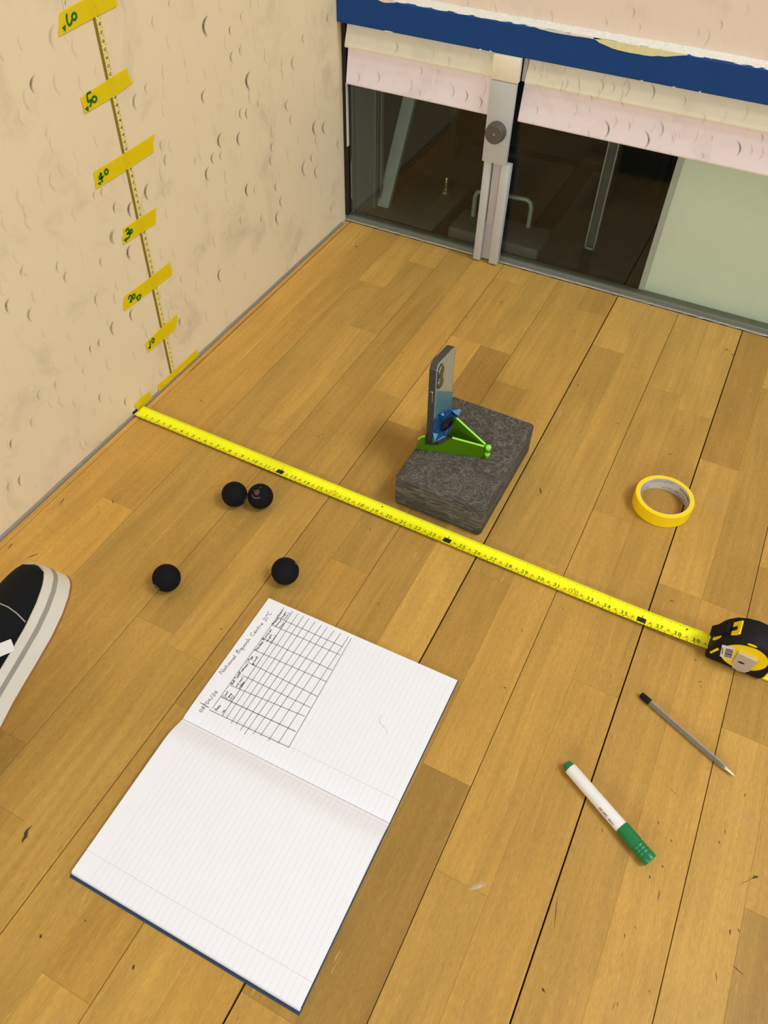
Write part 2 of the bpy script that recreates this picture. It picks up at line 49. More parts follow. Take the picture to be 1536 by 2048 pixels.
# ------------------------------------------------------------------ helpers
def lin(r, g, b):
    f = lambda c: (c/255/12.92 if c/255 <= .04045 else ((c/255+.055)/1.055)**2.4)
    return (f(r), f(g), f(b), 1.0)
class NT:
    def __init__(s, name):
        s.m = bpy.data.materials.new(name); s.m.use_nodes = True
        s.t = s.m.node_tree; s.b = s.t.nodes['Principled BSDF']; s.o = s.t.nodes['Material Output']
    def n(s, typ, **kw):
        nd = s.t.nodes.new(typ)
        for k, v in kw.items(): setattr(nd, k, v)
        return nd
    def l(s, a, b): s.t.links.new(a, b)
    def val(s, x, sock):
        if isinstance(x, (int, float)): sock.default_value = x
        elif isinstance(x, tuple): sock.default_value = x
        else: s.l(x, sock)
    def math(s, op, a, b=0.0, c=0.0, clamp=False):
        nd = s.n('ShaderNodeMath', operation=op); nd.use_clamp = clamp
        s.val(a, nd.inputs[0]); s.val(b, nd.inputs[1])
        if len(nd.inputs) > 2: s.val(c, nd.inputs[2])
        return nd.outputs[0]
    def vmul(s, v, k):
        nd = s.n('ShaderNodeVectorMath', operation='MULTIPLY'); s.val(v, nd.inputs[0]); nd.inputs[1].default_value = k
        return nd.outputs[0]
    def vadd(s, v, k):
        nd = s.n('ShaderNodeVectorMath', operation='ADD'); s.val(v, nd.inputs[0]); s.val(k, nd.inputs[1])
        return nd.outputs[0]
    def noise(s, v, scale=5., detail=4., rough=.55, dist=0.):
        nd = s.n('ShaderNodeTexNoise'); s.val(v, nd.inputs['Vector'])
        nd.inputs['Scale'].default_value = scale; nd.inputs['Detail'].default_value = detail
        nd.inputs['Roughness'].default_value = rough; nd.inputs['Distortion'].default_value = dist
        return nd.outputs['Fac']
    def ramp(s, f, lo, hi, a=0., b=1.):
        nd = s.n('ShaderNodeMapRange'); nd.interpolation_type = 'SMOOTHSTEP'; s.val(f, nd.inputs[0])
        for i, v in enumerate((lo, hi, a, b)): nd.inputs[1+i].default_value = v
        return nd.outputs[0]
    def mix(s, f, a, b, mode='MIX'):
        nd = s.n('ShaderNodeMix', data_type='RGBA', blend_type=mode); s.val(f, nd.inputs[0])
        s.val(a, nd.inputs[6]); s.val(b, nd.inputs[7]); return nd.outputs[2]
    def bump(s, h, strength=.2, dist=.001):
        nd = s.n('ShaderNodeBump'); s.val(h, nd.inputs['Height']); nd.inputs['Strength'].default_value = strength
        nd.inputs['Distance'].default_value = dist; s.l(nd.outputs[0], s.b.inputs['Normal'])
    def set(s, col=None, rough=.5, metal=0., spec=None, **kw):
        if col is not None: s.val(col, s.b.inputs['Base Color'])
        s.val(rough, s.b.inputs['Roughness']); s.b.inputs['Metallic'].default_value = metal
        if spec is not None: s.b.inputs['Specular IOR Level'].default_value = spec
        for k, v in kw.items(): s.b.inputs[k].default_value = v
        return s.m
    def pos(s): return s.n('ShaderNodeNewGeometry').outputs['Position']
    def obj(s): return s.n('ShaderNodeTexCoord').outputs['Object']
    def uv(s): return s.n('ShaderNodeTexCoord').outputs['UV']

def plain(name, rgb, rough=.5, metal=0., spec=None, var=.08, scale=60., **kw):
    m = NT(name); c = lin(*rgb)
    f = m.noise(m.obj(), scale, 4.)
    k = m.math('MULTIPLY_ADD', f, 2*var, 1-var)
    nd = m.n('ShaderNodeVectorMath', operation='SCALE'); nd.inputs[0].default_value = c[:3]; m.l(k, nd.inputs['Scale'])
    return m.set(nd.outputs[0], rough, metal, spec, **kw)

def mesh_obj(name, verts, faces, mat, parent=None, smooth=False, uvs=None, loc=None):
    me = bpy.data.meshes.new(name); me.from_pydata([tuple(v) for v in verts], [], [tuple(f) for f in faces])
    if uvs is not None:
        ul = me.uv_layers.new(name='UVMap')
        for lp in me.loops: ul.data[lp.index].uv = uvs[lp.vertex_index]
    me.materials.append(mat)
    if smooth:
        for pl in me.polygons: pl.use_smooth = True
    me.update()
    o = bpy.data.objects.new(name, me); COL.objects.link(o)
    if parent is not None: o.parent = parent
    if loc is not None: o.location = loc
    return o
def bm_obj(name, bm, mat, parent=None, smooth=None):
    bmesh.ops.recalc_face_normals(bm, faces=bm.faces)
    me = bpy.data.meshes.new(name); bm.to_mesh(me); bm.free(); me.materials.append(mat)
    if smooth is not None:
        for pl in me.polygons: pl.use_smooth = True
        me.set_sharp_from_angle(angle=math.radians(smooth))
    o = bpy.data.objects.new(name, me); COL.objects.link(o)
    if parent is not None: o.parent = parent
    return o
def empty(name, loc=(0, 0, 0), rotz=0.):
    o = bpy.data.objects.new(name, None); COL.objects.link(o); o.location = loc
    o.rotation_euler = (0, 0, rotz); o.empty_display_size = .03; return o
def tag(o, label=None, cat=None, group=None, kind=None):
    if label: o['label'] = label
    if cat: o['category'] = cat
    if group: o['group'] = group
    if kind: o['kind'] = kind
    return o
def bx(bm, x0, x1, y0, y1, z0, z1, bevel=0., seg=2):
    r = bmesh.ops.create_cube(bm, size=1.)
    vs = r['verts']
    for v in vs:
        v.co = Vector(((x0+x1)/2+v.co.x*(x1-x0), (y0+y1)/2+v.co.y*(y1-y0), (z0+z1)/2+v.co.z*(z1-z0)))
    if bevel > 0:
        es = list({e for v in vs for e in v.link_edges})
        bmesh.ops.bevel(bm, geom=es, offset=bevel, segments=seg, affect='EDGES', profile=.5)
    return bm
def box_obj(name, b, mat, parent=None, bevel=0., seg=2, smooth=None):
    bm = bmesh.new(); bx(bm, *b, bevel=bevel, seg=seg)
    return bm_obj(name, bm, mat, parent, smooth if smooth is not None else (40 if bevel else None))
def lathe(name, prof, mat, parent=None, n=40, axis='Z', smooth=35, cap=True):
    """prof: list of (radius, height) along the axis"""
    bm = bmesh.new(); rings = []
    for r, h in prof:
        ring = []
        for i in range(n):
            a = 2*math.pi*i/n; c, s = r*math.cos(a), r*math.sin(a)
            co = {'Z': (c, s, h), 'X': (h, c, s), 'Y': (c, h, s)}[axis]
            ring.append(bm.verts.new(co))
        rings.append(ring)
    for a, b in zip(rings, rings[1:]):
        for i in range(n): bm.faces.new((a[i], a[(i+1) % n], b[(i+1) % n], b[i]))
    if cap:
        bm.faces.new(rings[0]); bm.faces.new(rings[-1])
    return bm_obj(name, bm, mat, parent, smooth)
def extrude_poly(name, pts3, vec, mat, parent=None, bevel=0., smooth=None):
    """planar polygon (3-D points) extruded by vec"""
    bm = bmesh.new(); vec = Vector(vec)
    a = [bm.verts.new(p) for p in pts3]; b = [bm.verts.new(Vector(p)+vec) for p in pts3]
    n = len(a); bm.faces.new(a); bm.faces.new(b[::-1])
    for i in range(n): bm.faces.new((a[i], b[i], b[(i+1) % n], a[(i+1) % n]))
    if bevel:
        bmesh.ops.bevel(bm, geom=[e for e in bm.edges], offset=bevel, segments=1, affect='EDGES')
    return bm_obj(name, bm, mat, parent, smooth)
def tube(name, pts, r, mat, parent=None, n=12, smooth=50):
    bm = bmesh.new(); rings = []; P = [Vector(p) for p in pts]
    for i, p in enumerate(P):
        t = (P[min(i+1, len(P)-1)]-P[max(i-1, 0)]).normalized()
        u = t.cross(Vector((0, 0, 1))) if abs(t.z) < .95 else t.cross(Vector((1, 0, 0)))
        u.normalize(); v = t.cross(u)
        if rings and u.dot(pu) < 0: u, v = -u, -v
        pu = u
        rr = r if isinstance(r, (int, float)) else r[i]
        rings.append([bm.verts.new(p+u*rr*math.cos(2*math.pi*k/n)+v*rr*math.sin(2*math.pi*k/n)) for k in range(n)])
    for a, b in zip(rings, rings[1:]):
        for k in range(n): bm.faces.new((a[k], a[(k+1) % n], b[(k+1) % n], b[k]))
    bm.faces.new(rings[0]); bm.faces.new(rings[-1])
    return bm_obj(name, bm, mat, parent, smooth)
def spline(pts, k=5):
    if len(pts) < 3: return list(pts)
    out = []
    P = [Vector((q[0], q[1])) for q in pts]
    closed = (P[0]-P[-1]).length < 1e-9
    for i in range(len(P)-1):
        p1, p2 = P[i], P[i+1]
        p0 = P[i-1] if i > 0 else (P[-2] if closed else p1); p3 = P[i+2] if i+2 < len(P) else (P[1] if closed else p2)
        for j in range(k):
            t = j/k
            out.append(.5*((2*p1)+(-p0+p2)*t+(2*p0-5*p1+4*p2-p3)*t*t+(-p0+3*p1-3*p2+p3)*t**3))
    out.append(P[-1]); return [(q.x, q.y) for q in out]
class Ink:
    """flat printed or drawn marks gathered into one mesh; fn maps (u, v) to 3-D"""
    def __init__(s, fn): s.v = []; s.f = []; s.fn = fn
    def stroke(s, pts, w, taper=False):
        P = [Vector((q[0], q[1])) for q in pts]; b = len(s.v); n = len(P)
        for i, q in enumerate(P):
            t = P[min(i+1, n-1)]-P[max(i-1, 0)]
            if t.length < 1e-9: t = Vector((1, 0))
            t.normalize(); nn = Vector((-t.y, t.x))
            hw = w/2*(max(.08, 1-abs(2*i/(n-1)-1)**1.6) if taper else 1)
            for sg in (-1, 1): s.v.append(s.fn(*(q+nn*hw*sg)))
        for i in range(n-1): s.f.append((b+2*i, b+2*i+1, b+2*i+3, b+2*i+2))
    def poly(s, pts):
        b = len(s.v); s.v += [s.fn(*q) for q in pts]; s.f.append(tuple(range(b, b+len(pts))))
    def glyphs(s, text, u, v, size, adv=.62, du=(1, 0), center=True):
        if center:
            u -= du[0]*adv*size*len(text)/2; v -= du[1]*adv*size*len(text)/2
        for ch in text:
            vs, fs, w = glyph(ch); b = len(s.v)
            for (gx, gy) in vs:
                gx += (adv-w)/2
                s.v.append(s.fn(u+size*(gx*du[0]-gy*du[1]), v+size*(gx*du[1]+gy*du[0])))
            s.f += [tuple(b+i for i in f) for f in fs]
            u += adv*size*du[0]; v += adv*size*du[1]
    def build(s, name, mat, parent): return mesh_obj(name, s.v, s.f, mat, parent)
_G = {}
def glyph(ch):
    """outline of a character of Blender's built-in font, as triangles, cap height about 1"""
    if ch in _G: return _G[ch]
    if ch == ' ':
        _G[ch] = ([], [], .3); return _G[ch]
    cu = bpy.data.curves.new('glyph', 'FONT'); cu.body = ch; cu.size = 1.38; cu.resolution_u = 3
    o = bpy.data.objects.new('glyph', cu); COL.objects.link(o)
    dg = bpy.context.evaluated_depsgraph_get(); dg.update()
    me = o.evaluated_get(dg).to_mesh()
    vs = [(v.co.x, v.co.y) for v in me.vertices]; fs = [tuple(p.vertices) for p in me.polygons]
    o.evaluated_get(dg).to_mesh_clear()
    x0 = min(v[0] for v in vs); vs = [(a-x0, b) for a, b in vs]; w = max(v[0] for v in vs)
    bpy.data.objects.remove(o); bpy.data.curves.remove(cu)
    _G[ch] = (vs, fs, w); return _G[ch]
# single-stroke hand for the ball-pen notes: x-height .5, capitals 1
H = {
 'N': (.62, [[(0, 0), (.05, 1), (.5, 0), (.58, 1)]]), 'S': (.6, [[(.55, .85), (.3, 1), (.08, .75), (.45, .45), (.4, .08), (.05, .1), (.12, .5), (.3, .9)]]),
 'C': (.6, [[(.55, .85), (.3, 1), (.05, .5), (.3, 0), (.55, .15)]]), 'D': (.6, [[(.08, 0), (.08, 1), (.5, .75), (.5, .2), (.08, 0)]]),
 'T': (.6, [[(0, 1), (.55, 1)], [(.28, 1), (.26, 0)]]), 'B': (.55, [[(.05, 0), (.05, 1), (.45, .8), (.08, .52), (.5, .25), (.05, 0)]]),
 'A': (.6, [[(0, 0), (.28, 1), (.55, 0)], [(.1, .4), (.45, .4)]]), 'H': (.6, [[(.05, 1), (.05, 0)], [(.5, 1), (.5, 0)], [(.05, .5), (.5, .5)]]),
 'R': (.6, [[(.05, 0), (.05, 1), (.45, .85), (.4, .55), (.06, .5), (.5, 0)]]), 'F': (.5, [[(.45, 1), (.05, 1), (.05, 0)], [(.05, .5), (.35, .5)]]),
 'a': (.48, [[(.4, .45), (.15, .5), (.03, .2), (.2, .0), (.38, .3), (.4, .48), (.42, .05)]]), 'b': (.45, [[(.05, 1), (.05, 0), (.35, .05), (.38, .4), (.08, .4)]]),
 'c': (.4, [[(.36, .42), (.15, .5), (.04, .2), (.2, 0), (.38, .1)]]), 'd': (.48, [[(.38, .4), (.12, .48), (.04, .12), (.25, 0), (.4, .3), (.42, 1), (.42, 0)]]),
 'e': (.42, [[(.05, .25), (.36, .28), (.25, .5), (.05, .25), (.15, 0), (.38, .1)]]), 'g': (.45, [[(.38, .45), (.1, .48), (.06, .12), (.3, .1), (.4, .48), (.36, -.35), (.05, -.3)]]),
 'h': (.45, [[(.05, 1), (.05, 0)], [(.05, .3), (.25, .5), (.36, .3), (.38, 0)]]), 'i': (.2, [[(.1, .48), (.1, 0)], [(.1, .68), (.12, .72)]]),
 'k': (.42, [[(.05, 1), (.05, 0)], [(.35, .5), (.06, .22), (.36, 0)]]), 'l': (.2, [[(.1, 1), (.08, .1), (.16, 0)]]),
 'm': (.65, [[(.04, .48), (.05, 0)], [(.05, .3), (.2, .48), (.28, .3), (.3, 0)], [(.3, .3), (.46, .48), (.55, .3), (.56, 0)]]),
 'n': (.45, [[(.04, .48), (.05, 0)], [(.05, .3), (.25, .5), (.36, .3), (.38, 0)]]), 'o': (.44, [[(.2, .5), (.04, .25), (.2, 0), (.38, .25), (.2, .5)]]),
 'p': (.45, [[(.05, .5), (.05, -.4)], [(.05, .4), (.3, .48), (.38, .2), (.2, 0), (.06, .1)]]), 'q': (.48, [[(.38, .45), (.1, .48), (.06, .1), (.3, .08), (.4, .48), (.38, -.4), (.5, -.25)]]),
 'r': (.36, [[(.05, .48), (.06, 0)], [(.06, .3), (.2, .48), (.34, .44)]]), 's': (.38, [[(.32, .42), (.15, .5), (.08, .35), (.3, .18), (.2, 0), (.04, .06)]]),
 't': (.34, [[(.15, .85), (.14, .08), (.28, 0)], [(0, .52), (.3, .55)]]), 'u': (.45, [[(.05, .48), (.08, .05), (.25, 0), (.38, .2), (.38, .48), (.4, 0)]]),
 'y': (.42, [[(.04, .48), (.18, .1)], [(.38, .48), (.18, .05), (.02, -.4)]]), 'f': (.32, [[(.3, .9), (.16, 1), (.12, .7), (.1, -.1)], [(0, .5), (.28, .52)]]),
 'v': (.4, [[(.03, .48), (.18, 0), (.36, .5)]]),
 '0': (.52, [[(.25, .9), (.05, .5), (.2, 0), (.45, .4), (.25, .9)]]), '1': (.26, [[(.12, .95), (.1, 0)]]), '2': (.5, [[(.05, .75), (.25, .95), (.4, .7), (.05, .02), (.45, .06)]]),
 '4': (.5, [[(.3, .95), (.03, .35), (.45, .38)], [(.34, .6), (.3, 0)]]), '6': (.5, [[(.4, .9), (.1, .5), (.1, .1), (.35, .05), (.4, .38), (.1, .35)]]),
 '8': (.5, [[(.4, .8), (.15, .9), (.12, .6), (.4, .3), (.25, 0), (.06, .2), (.4, .8)]]), '/': (.4, [[(.34, 1.1), (.04, -.2)]]),
 '(': (.28, [[(.24, 1.05), (.05, .5), (.24, -.1)]]), ')': (.28, [[(.04, 1.05), (.23, .5), (.04, -.1)]]), '°': (.3, [[(.14, 1.0), (.04, .86), (.14, .74), (.24, .87), (.14, 1.0)]]),
 ' ': (.42, []),
}
def handwrite(ink, text, A, B, h, w):
    """text along the baseline A -> B, filling it, letters h tall"""
    A = Vector(A); B = Vector(B); L = (B-A).length; t = (B-A).normalized(); n = Vector((-t.y, t.x))
    tot = sum(H[c][0]+.06 for c in text); k = L/tot; x = 0
    for c in text:
        wd, strokes = H[c]
        j = random.uniform(-.05, .05)
        for s in strokes:
            pts = [A+t*(x+px)*k+n*(py+j)*h for px, py in s]
            ink.stroke(spline([(q.x, q.y) for q in pts], 4) if len(pts) > 2 else [(q.x, q.y) for q in pts], w)
        x += wd+.06

# ------------------------------------------------------------------ materials of the room
def wood():
    m = NT('beech_floor')
    oi = m.n('ShaderNodeObjectInfo')
    off = m.n('ShaderNodeCombineXYZ'); m.l(m.math('MULTIPLY', oi.outputs['Random'], 37.), off.inputs[0]); m.l(m.math('MULTIPLY', oi.outputs['Random'], 91.), off.inputs[1])
    v = m.vadd(m.pos(), off.outputs[0])
    broad = m.noise(m.vmul(v, (22, 2.6, 1)), 1., 3., .5, 1.2)
    grain = m.noise(m.vmul(v, (150, 7, 1)), 1., 5., .6, .4)
    fine = m.noise(m.vmul(v, (620, 110, 1)), 1., 4., .65)
    blot = m.noise(m.pos(), 7., 3., .55)
    c = oi.outputs['Color']
    k = m.math('MULTIPLY_ADD', m.ramp(broad, .3, .72), .16, .92)
    k = m.math('MULTIPLY', k, m.math('MULTIPLY_ADD', m.ramp(grain, .3, .7), .14, .93))
    k = m.math('MULTIPLY', k, m.math('MULTIPLY_ADD', m.ramp(fine, .3, .7), .20, .90))
    k = m.math('MULTIPLY', k, m.math('MULTIPLY_ADD', blot, .24, .88))
    nd = m.n('ShaderNodeVectorMath', operation='SCALE'); m.l(c, nd.inputs[0]); m.l(k, nd.inputs['Scale'])
    # small dark ray flecks of beech
    fl = m.ramp(m.noise(m.vmul(v, (420, 60, 1)), 1., 2., .5), .70, .78)
    col = m.mix(m.math('MULTIPLY', fl, .5), nd.outputs[0], lin(96, 62, 22))
    # pale scratches and grey worn patches
    sc = m.ramp(m.noise(m.vmul(v, (330, 22, 1)), 1., 2., .4, 1.5), .68, .8)
    col = m.mix(m.math('MULTIPLY', sc, .34), col, lin(232, 196, 128))
    worn = m.ramp(m.noise(m.vadd(m.pos(), (3.3, 1.7, 0)), 9., 4., .6), .6, .8)
    col = m.mix(m.math('MULTIPLY', worn, .26), col, lin(168, 142, 98))
    m.bump(m.math('ADD', grain, fine), .05, .0004)
    return m.set(col, m.math('MULTIPLY_ADD', blot, .2, .38), spec=.22)
M = {}
M['wood'] = wood()
def crescent_layer(m, u, v, scale, R, side, lo):
    """ring arcs left by balls: one per Voronoi cell, only the side facing `side`"""
    cv = m.n('ShaderNodeCombineXYZ'); m.l(u, cv.inputs[0]); m.l(v, cv.inputs[1])
    vo = m.n('ShaderNodeTexVoronoi', voronoi_dimensions='2D'); m.l(cv.outputs[0], vo.inputs['Vector'])
    vo.inputs['Scale'].default_value = scale; vo.inputs['Randomness'].default_value = .8
    sub = m.n('ShaderNodeVectorMath', operation='SUBTRACT'); m.l(cv.outputs[0], sub.inputs[0])
    m.l(vo.outputs['Position'], sub.inputs[1])
    sp = m.n('ShaderNodeSeparateXYZ'); m.l(sub.outputs[0], sp.inputs[0])
    ln = m.n('ShaderNodeVectorMath', operation='LENGTH'); m.l(sub.outputs[0], ln.inputs[0])
    ring = m.ramp(m.math('ABSOLUTE', m.math('SUBTRACT', ln.outputs['Value'], R)), 0., .0028, 1., 0.)
    ang = m.ramp(m.math('MULTIPLY', m.math('DIVIDE', sp.outputs[0], R), side), .55, .95)
    wn = m.n('ShaderNodeSeparateColor'); m.l(vo.outputs['Color'], wn.inputs[0])
    return m.math('MULTIPLY', m.math('MULTIPLY', ring, ang), m.ramp(wn.outputs[0], lo, 1.))
def wallpaint(name, rgb, dirt, uax, side, amt, lowdirt=True):
    m = NT(name); ps = m.pos()
    sp = m.n('ShaderNodeSeparateXYZ'); m.l(ps, sp.inputs[0])
    u = sp.outputs[uax]; z = sp.outputs[2]
    wob = m.math('MULTIPLY_ADD', m.noise(ps, 60., 2.), .006, -.003)
    u2 = m.math('ADD', u, wob)
    a = crescent_layer(m, u2, z, 19., .017, side, .45)
    b = crescent_layer(m, m.math('ADD', u2, 3.17), m.math('ADD', z, 1.31), 27., .013, side, .4)
    smear = m.ramp(m.noise(ps, 9., 5., .65, .5), .5, .78)
    speck = m.ramp(m.noise(ps, 260., 2., .5), .72, .8)
    c = lin(*rgb); d = lin(*dirt)
    col = m.mix(m.math('MULTIPLY', smear, .16), c, d)
    col = m.mix(m.math('MULTIPLY', m.math('MULTIPLY', m.noise(ps, 420., 2.), smear), .22), col, d)
    col = m.mix(m.math('MULTIPLY', a, amt), col, d)
    col = m.mix(m.math('MULTIPLY', b, amt*.8), col, d)
    col = m.mix(m.math('MULTIPLY', speck, .10), col, d)
    h = m.math('ADD', m.math('MULTIPLY', m.noise(ps, 35., 4., .6), 1.), m.math('MULTIPLY', m.noise(ps, 400., 3., .6), .12))
    m.bump(h, .35, .0016)
    return m.set(col, .62, spec=.25)
M['wall'] = wallpaint('cream_plaster', (240, 219, 174), (124, 108, 88), 1, -1., .26)
M['pinkwall'] = wallpaint('pinkish_plaster', (240, 218, 192), (150, 125, 110), 0, 1., .3)
M['pink'] = wallpaint('pink_painted_slat', (246, 229, 221), (128, 108, 102), 0, 1., .35)
M['cream'] = wallpaint('cream_painted_slat', (240, 228, 194), (128, 112, 88), 0, 1., .35)
M['blue'] = plain('blue_tin_paint', (22, 66, 124), .6, 0., .2, var=.10, scale=25.)
M['gap'] = plain('dark_gap', (38, 22, 10), .9, var=.2)
M['bead'] = plain('grey_sealant', (140, 128, 106), .6, var=.2, scale=90.)
M['post'] = plain('grey_painted_steel', (194, 191, 178), .5, var=.06, scale=30.)
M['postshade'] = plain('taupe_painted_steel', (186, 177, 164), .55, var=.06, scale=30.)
M['knob'] = plain('dark_knob', (88, 80, 68), .55, var=.08)
M['alu'] = plain('worn_aluminium', (200, 192, 170), .35, .7, var=.25, scale=120.)
M['chip'] = plain('chipped_white_paint', (226, 220, 200), .75, var=.22, scale=220.)
M['chipcream'] = plain('bare_cream_filler', (232, 222, 160), .8, var=.12, scale=150.)
M['channel'] = plain('greenish_glazing_channel', (112, 114, 96), .5, var=.15, scale=80.)
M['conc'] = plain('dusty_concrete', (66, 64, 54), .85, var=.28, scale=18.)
M['slab'] = plain('grey_steel_plate', (76, 79, 69), .7, var=.22, scale=25.)
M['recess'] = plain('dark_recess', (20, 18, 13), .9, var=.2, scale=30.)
M['green_frame'] = plain('grey_green_frame', (92, 98, 88), .55, var=.12, scale=20.)
M['strut'] = plain('galvanised_strut', (140, 148, 134), .45, .2, var=.12, scale=40.)
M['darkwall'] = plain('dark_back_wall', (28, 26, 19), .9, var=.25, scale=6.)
M['board'] = plain('pale_grey_board', (238, 240, 216), .5, var=.06, scale=14.)
M['brass'] = plain('brass_bolt', (190, 176, 140), .25, .9, var=.1)
def glass():
    m = NT('thin_tinted_glass')
    tr = m.n('ShaderNodeBsdfTransparent'); tr.inputs[0].default_value = (.955, .975, .935, 1)
    gl = m.n('ShaderNodeBsdfGlossy'); gl.inputs['Roughness'].default_value = .03
    fr = m.n('ShaderNodeFresnel'); fr.inputs[0].default_value = 1.5
    mx = m.n('ShaderNodeMixShader'); m.l(m.math('MULTIPLY', fr.outputs[0], .6), mx.inputs[0])
    m.l(tr.outputs[0], mx.inputs[1]); m.l(gl.outputs[0], mx.inputs[2]); m.l(mx.outputs[0], m.o.inputs['Surface'])
    m.t.nodes.remove(m.b); return m.m
M['glass'] = glass()

# ------------------------------------------------------------------ floor of two-strip beech boards
FX1, FY0, FY1 = 1.55, -1.15, D-.006
fl_v = [(0, -9, -.022), (6.4, -9, -.022), (6.4, D+.02, -.022), (0, D+.02, -.022)]
floor_root = mesh_obj('floor', fl_v, [(0, 1, 2, 3)], M['gap'])
tag(floor_root, 'honey-coloured beech sports floor of two-strip boards', 'floor', kind='structure')
BASE = lin(186, 143, 66)
def plank(x0, x1, y0, y1, tone, hue):
    c = .00025; z0 = -.021
    v = [(x0, y0, z0), (x1, y0, z0), (x1, y1, z0), (x0, y1, z0),
         (x0, y0, -c), (x1, y0, -c), (x1, y1, -c), (x0, y1, -c),
         (x0+c, y0+c, 0), (x1-c, y0+c, 0), (x1-c, y1-c, 0), (x0+c, y1-c, 0)]
    f = [(0, 1, 5, 4), (1, 2, 6, 5), (2, 3, 7, 6), (3, 0, 4, 7), (4, 5, 9, 8), (5, 6, 10, 9), (6, 7, 11, 10), (7, 4, 8, 11), (8, 9, 10, 11)]
    o = mesh_obj('plank', v, f, M['wood'], floor_root)
    tone = 1+(tone-1)*1.35
    o.color = (BASE[0]*tone*(1+hue), BASE[1]*tone, BASE[2]*tone*(1-hue*1.5), 1)
gapw = {-1: .0012, 0: .0007, 1: .0008, 2: .0013, 3: .0007, 4: .0022, 5: .0008, 6: .0018, 7: .0010, 8: .0008}
# (board, strip): joints from near to far, tone of each piece
ST = {
 (-1, 0): ([-.62], [1.02, 1.10]), (-1, 1): ([-.187], [1.12, 1.0]),
 (0, 0): ([-.70, .559], [.95, .98, 1.06]), (0, 1): ([-.557, .066, .405, .678], [.90, .97, 1.04, .93, 1.10]),
 (1, 0): ([-.629, -.342], [.90, .99, .91]), (1, 1): ([-.36, .252], [.97, .99, 1.07]),
 (2, 0): ([-.426, .19, .472, .709], [.96, .86, 1.10, 1.02, 1.06]), (2, 1): ([-.737, -.125, .195, .47], [1.03, .93, .88, .80, 1.0]),
 (3, 0): ([-.5, .384], [1.03, .88, 1.0]), (3, 1): ([-.42, .1, .68], [1.03, 1.12, 1.0, .90]),
 (4, 0): ([-.657, -.047, .577], [1.0, .86, .95, 1.08]), (4, 1): ([-.351, .02], [.76, 1.03, .99]),
 (5, 0): ([-.457, .156, .503], [.95, .98, .93, 1.0]), (5, 1): ([-.152, .464], [.98, .93, 1.06]),
 (6, 0): ([.06, .354], [.94, 1.03, .84]), (6, 1): ([.06, .6], [1.03, .90, 1.08]),
 (7, 0): ([-.13, .162], [1.08, .90, 1.02]), (7, 1): ([-.337, .3], [.80, .96, 1.0]),
}
pinkish = {(6, 0): -.0, }
plank(.0062, SX-BW-.0006, FY0, .138, 1.10, .05); plank(.0062, SX-BW-.0026, .1382, FY1, 1.10, .05)
k = -1
while SX+BW*k < FX1:
    xa = SX+BW*k+gapw.get(k, .001)/2; xb = SX+BW*(k+1)-gapw.get(k+1, .001)/2; xm = SX+BW*(k+.5)
    for s in (0, 1):
        if (k, s) in ST: js, tn = ST[(k, s)]
        else:
            js = []; y = FY0+random.uniform(.2, .5)
            while y < FY1-.15: js.append(y); y += random.uniform(.3, .6)
            tn = [random.uniform(.86, 1.08) for _ in range(len(js)+1)]
        ys = [FY0]+list(js)+[FY1]
        for i in range(len(ys)-1):
            hue = .035 if k == -1 else random.uniform(-.025, .025)
            if tn[i] < .92: hue += .015
            plank(xa if s == 0 else xm+.00002, xm-.00002 if s == 0 else xb, ys[i]+.00005, ys[i+1]-.00005, tn[i], hue)
    k += 1
XE = SX+BW*k-.0005
# the rest of the court floor, beyond the boards that can be told apart
far = mesh_obj('outer_boards', [(XE, -9, 0), (6.4, -9, 0), (6.4, FY1, 0), (XE, FY1, 0), (.007, -9, 0), (XE, FY0, 0), (.007, FY0, 0)],
               [(0, 1, 2, 3, 5), (4, 0, 5, 6)], M['wood'], floor_root)
far.color = BASE
# dark scuffs and dents in the boards
M['scuff'] = plain('black_rubber_scuff', (74, 50, 24), .7, var=.3, scale=400.)
ik = Ink(lambda a, b: (a, b, .00015))
for A, B, w in SCUFF:
    A = Vector(A); B = Vector(B); n = 5
    if (B-A).length < .003:
        c = (A+B)/2; d = (B-A).normalized() if (B-A).length > 1e-6 else Vector((0, 1)); A = c-d*.002; B = c+d*.002
    pp = [A.lerp(B, i/n)+Vector((random.uniform(-1, 1), random.uniform(-1, 1)))*w*.25 for i in range(n+1)]
    ik.stroke([tuple(q) for q in pp], w*.8, True)
o = ik.build('scuff_marks', M['scuff'], floor_root); tag(o, kind='stuff')
def softmark(name, rgb):
    m = NT(name); tr = m.n('ShaderNodeBsdfTransparent'); mx = m.n('ShaderNodeMixShader')
    at = m.n('ShaderNodeAttribute'); at.attribute_name = 'strength'
    f = m.math('MULTIPLY', at.outputs['Fac'], m.ramp(m.noise(m.pos(), 420., 3.), .25, .55, .4, 1.))
    m.set(lin(*rgb), .7); m.l(f, mx.inputs[0]); m.l(tr.outputs[0], mx.inputs[1]); m.l(m.b.outputs[0], mx.inputs[2])
    m.l(mx.outputs[0], m.o.inputs['Surface']); return m.m
M['pale'] = softmark('pale_scrape', (226, 208, 170)); M['mark'] = softmark('rubber_ball_mark', (72, 60, 54))
